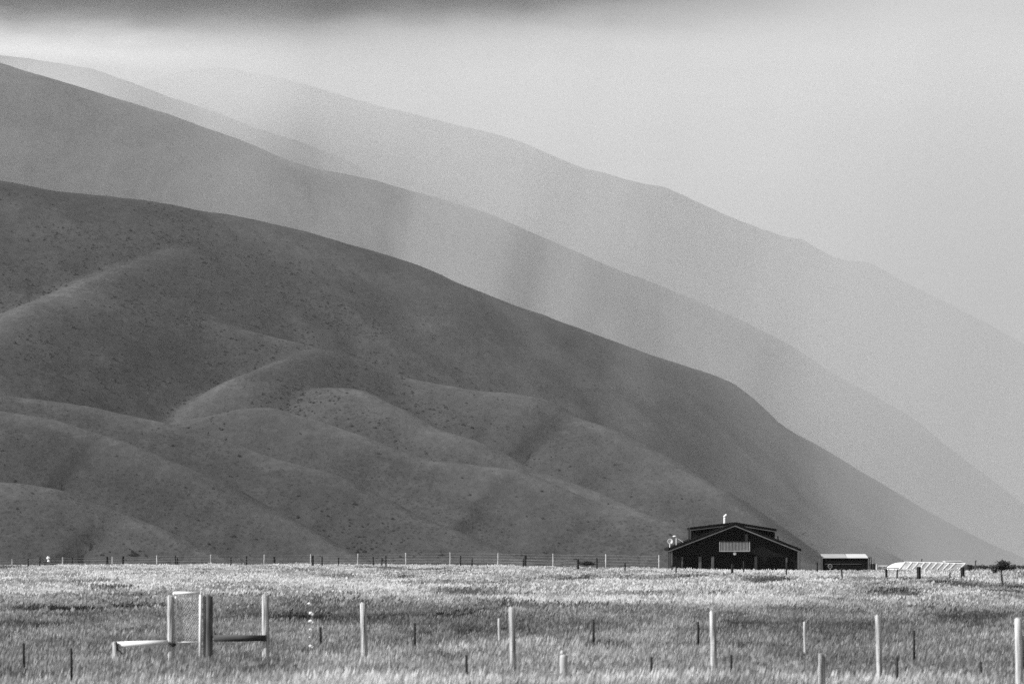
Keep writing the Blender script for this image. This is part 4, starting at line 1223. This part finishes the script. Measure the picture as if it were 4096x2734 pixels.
w = bpy.data.worlds.new('World'); SC.world = w; w.use_nodes = True
nt = w.node_tree; N, L = nt.nodes, nt.links; N.clear()
out = N.new('ShaderNodeOutputWorld'); bg = N.new('ShaderNodeBackground'); L.new(bg.outputs[0], out.inputs[0]); bg.inputs[1].default_value = 0.1
sky = N.new('ShaderNodeTexSky'); sky.sky_type = 'NISHITA'; sky.sun_disc = False; sky.sun_elevation = el
sky.sun_rotation = math.atan2(sdir.x, sdir.y)
bw = N.new('ShaderNodeRGBToBW'); L.new(sky.outputs[0], bw.inputs[0])
tc = N.new('ShaderNodeTexCoord'); sp = N.new('ShaderNodeSeparateXYZ'); L.new(tc.outputs['Generated'], sp.inputs[0])


def wm(op, a, b=None, c=None):
    n = N.new('ShaderNodeMath'); n.operation = op
    for i, q in enumerate((a, b, c)):
        if q is None: continue
        if isinstance(q, (int, float)): n.inputs[i].default_value = q
        else: L.new(q, n.inputs[i])
    return n.outputs[0]


def wss(v, a, b):
    n = N.new('ShaderNodeMapRange'); n.interpolation_type = 'SMOOTHSTEP'; n.inputs[1].default_value = a; n.inputs[2].default_value = b; L.new(v, n.inputs[0])
    return n.outputs[0]


yy = wm('MAXIMUM', sp.outputs[1], 0.05)
U = wm('DIVIDE', sp.outputs[0], yy); V = wm('DIVIDE', sp.outputs[2], yy)
cm = N.new('ShaderNodeCombineXYZ'); L.new(U, cm.inputs[0]); L.new(V, cm.inputs[1])
mp = N.new('ShaderNodeMapping'); mp.inputs['Scale'].default_value = (26, 95, 1); L.new(cm.outputs[0], mp.inputs[0])
no = N.new('ShaderNodeTexNoise'); no.inputs['Scale'].default_value = 1; no.inputs['Detail'].default_value = 4; L.new(mp.outputs[0], no.inputs[0])
nz = wm('SUBTRACT', no.outputs[0], 0.5)
Vn = wm('MULTIPLY_ADD', nz, 0.012, V)
# dark cloud base along the top, thinning to the right
base = wm('MULTIPLY_ADD', U, 0.02, 0.1272)
dark = wm('MULTIPLY', wss(wm('SUBTRACT', Vn, base), -0.0085, 0.0056), wm('SUBTRACT', 1.0, wm('MULTIPLY', wss(U, 0.0, 0.10), 0.9)))
# bright break in the cloud at the left
sv = wm('DIVIDE', wm('SUBTRACT', Vn, wm('MULTIPLY_ADD', wm('ADD', U, 0.123), -0.07, 0.1208)), 0.0042)
streak = wm('POWER', 2.718, wm('MULTIPLY', wm('MULTIPLY', sv, sv), -1.0))
streak = wm('MULTIPLY', streak, wm('SUBTRACT', 1.0, wss(U, -0.115, -0.045)))
CLOUD = wm('MULTIPLY_ADD', wss(U, -0.13, 0.10), 2.2, 3.2)
CLOUD = wm('MULTIPLY_ADD', nz, 1.8, CLOUD)
CLOUD = wm('MULTIPLY', CLOUD, wm('SUBTRACT', 1.0, wm('MULTIPLY', dark, 0.93)))
CLOUD = wm('MULTIPLY_ADD', streak, 5.0, CLOUD)
# cloud only around the valley ahead; the rest of the sky is the plain daylight sky
el_m = wm('SUBTRACT', 1.0, wss(V, 0.16, 0.30))
az_m = wss(sp.outputs[1], 0.55, 0.85)
mx = N.new('ShaderNodeMix'); mx.data_type = 'FLOAT'
L.new(wm('MULTIPLY', el_m, az_m), mx.inputs[0]); L.new(bw.outputs[0], mx.inputs[2]); L.new(CLOUD, mx.inputs[3])
L.new(mx.outputs[0], bg.inputs[0])

cam = bpy.data.cameras.new('camera'); co = bpy.data.objects.new('camera', cam); COL.objects.link(co)
co.location = (0, 0, CAMH); co.rotation_euler = (math.radians(90), 0, 0)
cam.sensor_width = 36; cam.lens = 36 * F / 2349.0; cam.shift_y = (HY - 784.0) / 2349.0
cam.clip_start = 1; cam.clip_end = 80000
cam.dof.use_dof = True; cam.dof.focus_distance = 430; cam.dof.aperture_fstop = 5.0
SC.camera = co

for o in bpy.data.objects:
    if '_o' in o:
        del o['_o']

SC.render.engine = 'CYCLES'
SC.cycles.use_denoising = False
SC.cycles.sample_clamp_direct = 1.6; SC.cycles.sample_clamp_indirect = 2.0
SC.cycles.max_bounces = 6; SC.cycles.volume_bounces = 1; SC.cycles.diffuse_bounces = 3; SC.cycles.transparent_max_bounces = 16
SC.view_settings.view_transform = 'Standard'; SC.view_settings.look = 'None'
SC.view_settings.exposure = 0.25; SC.view_settings.gamma = 1
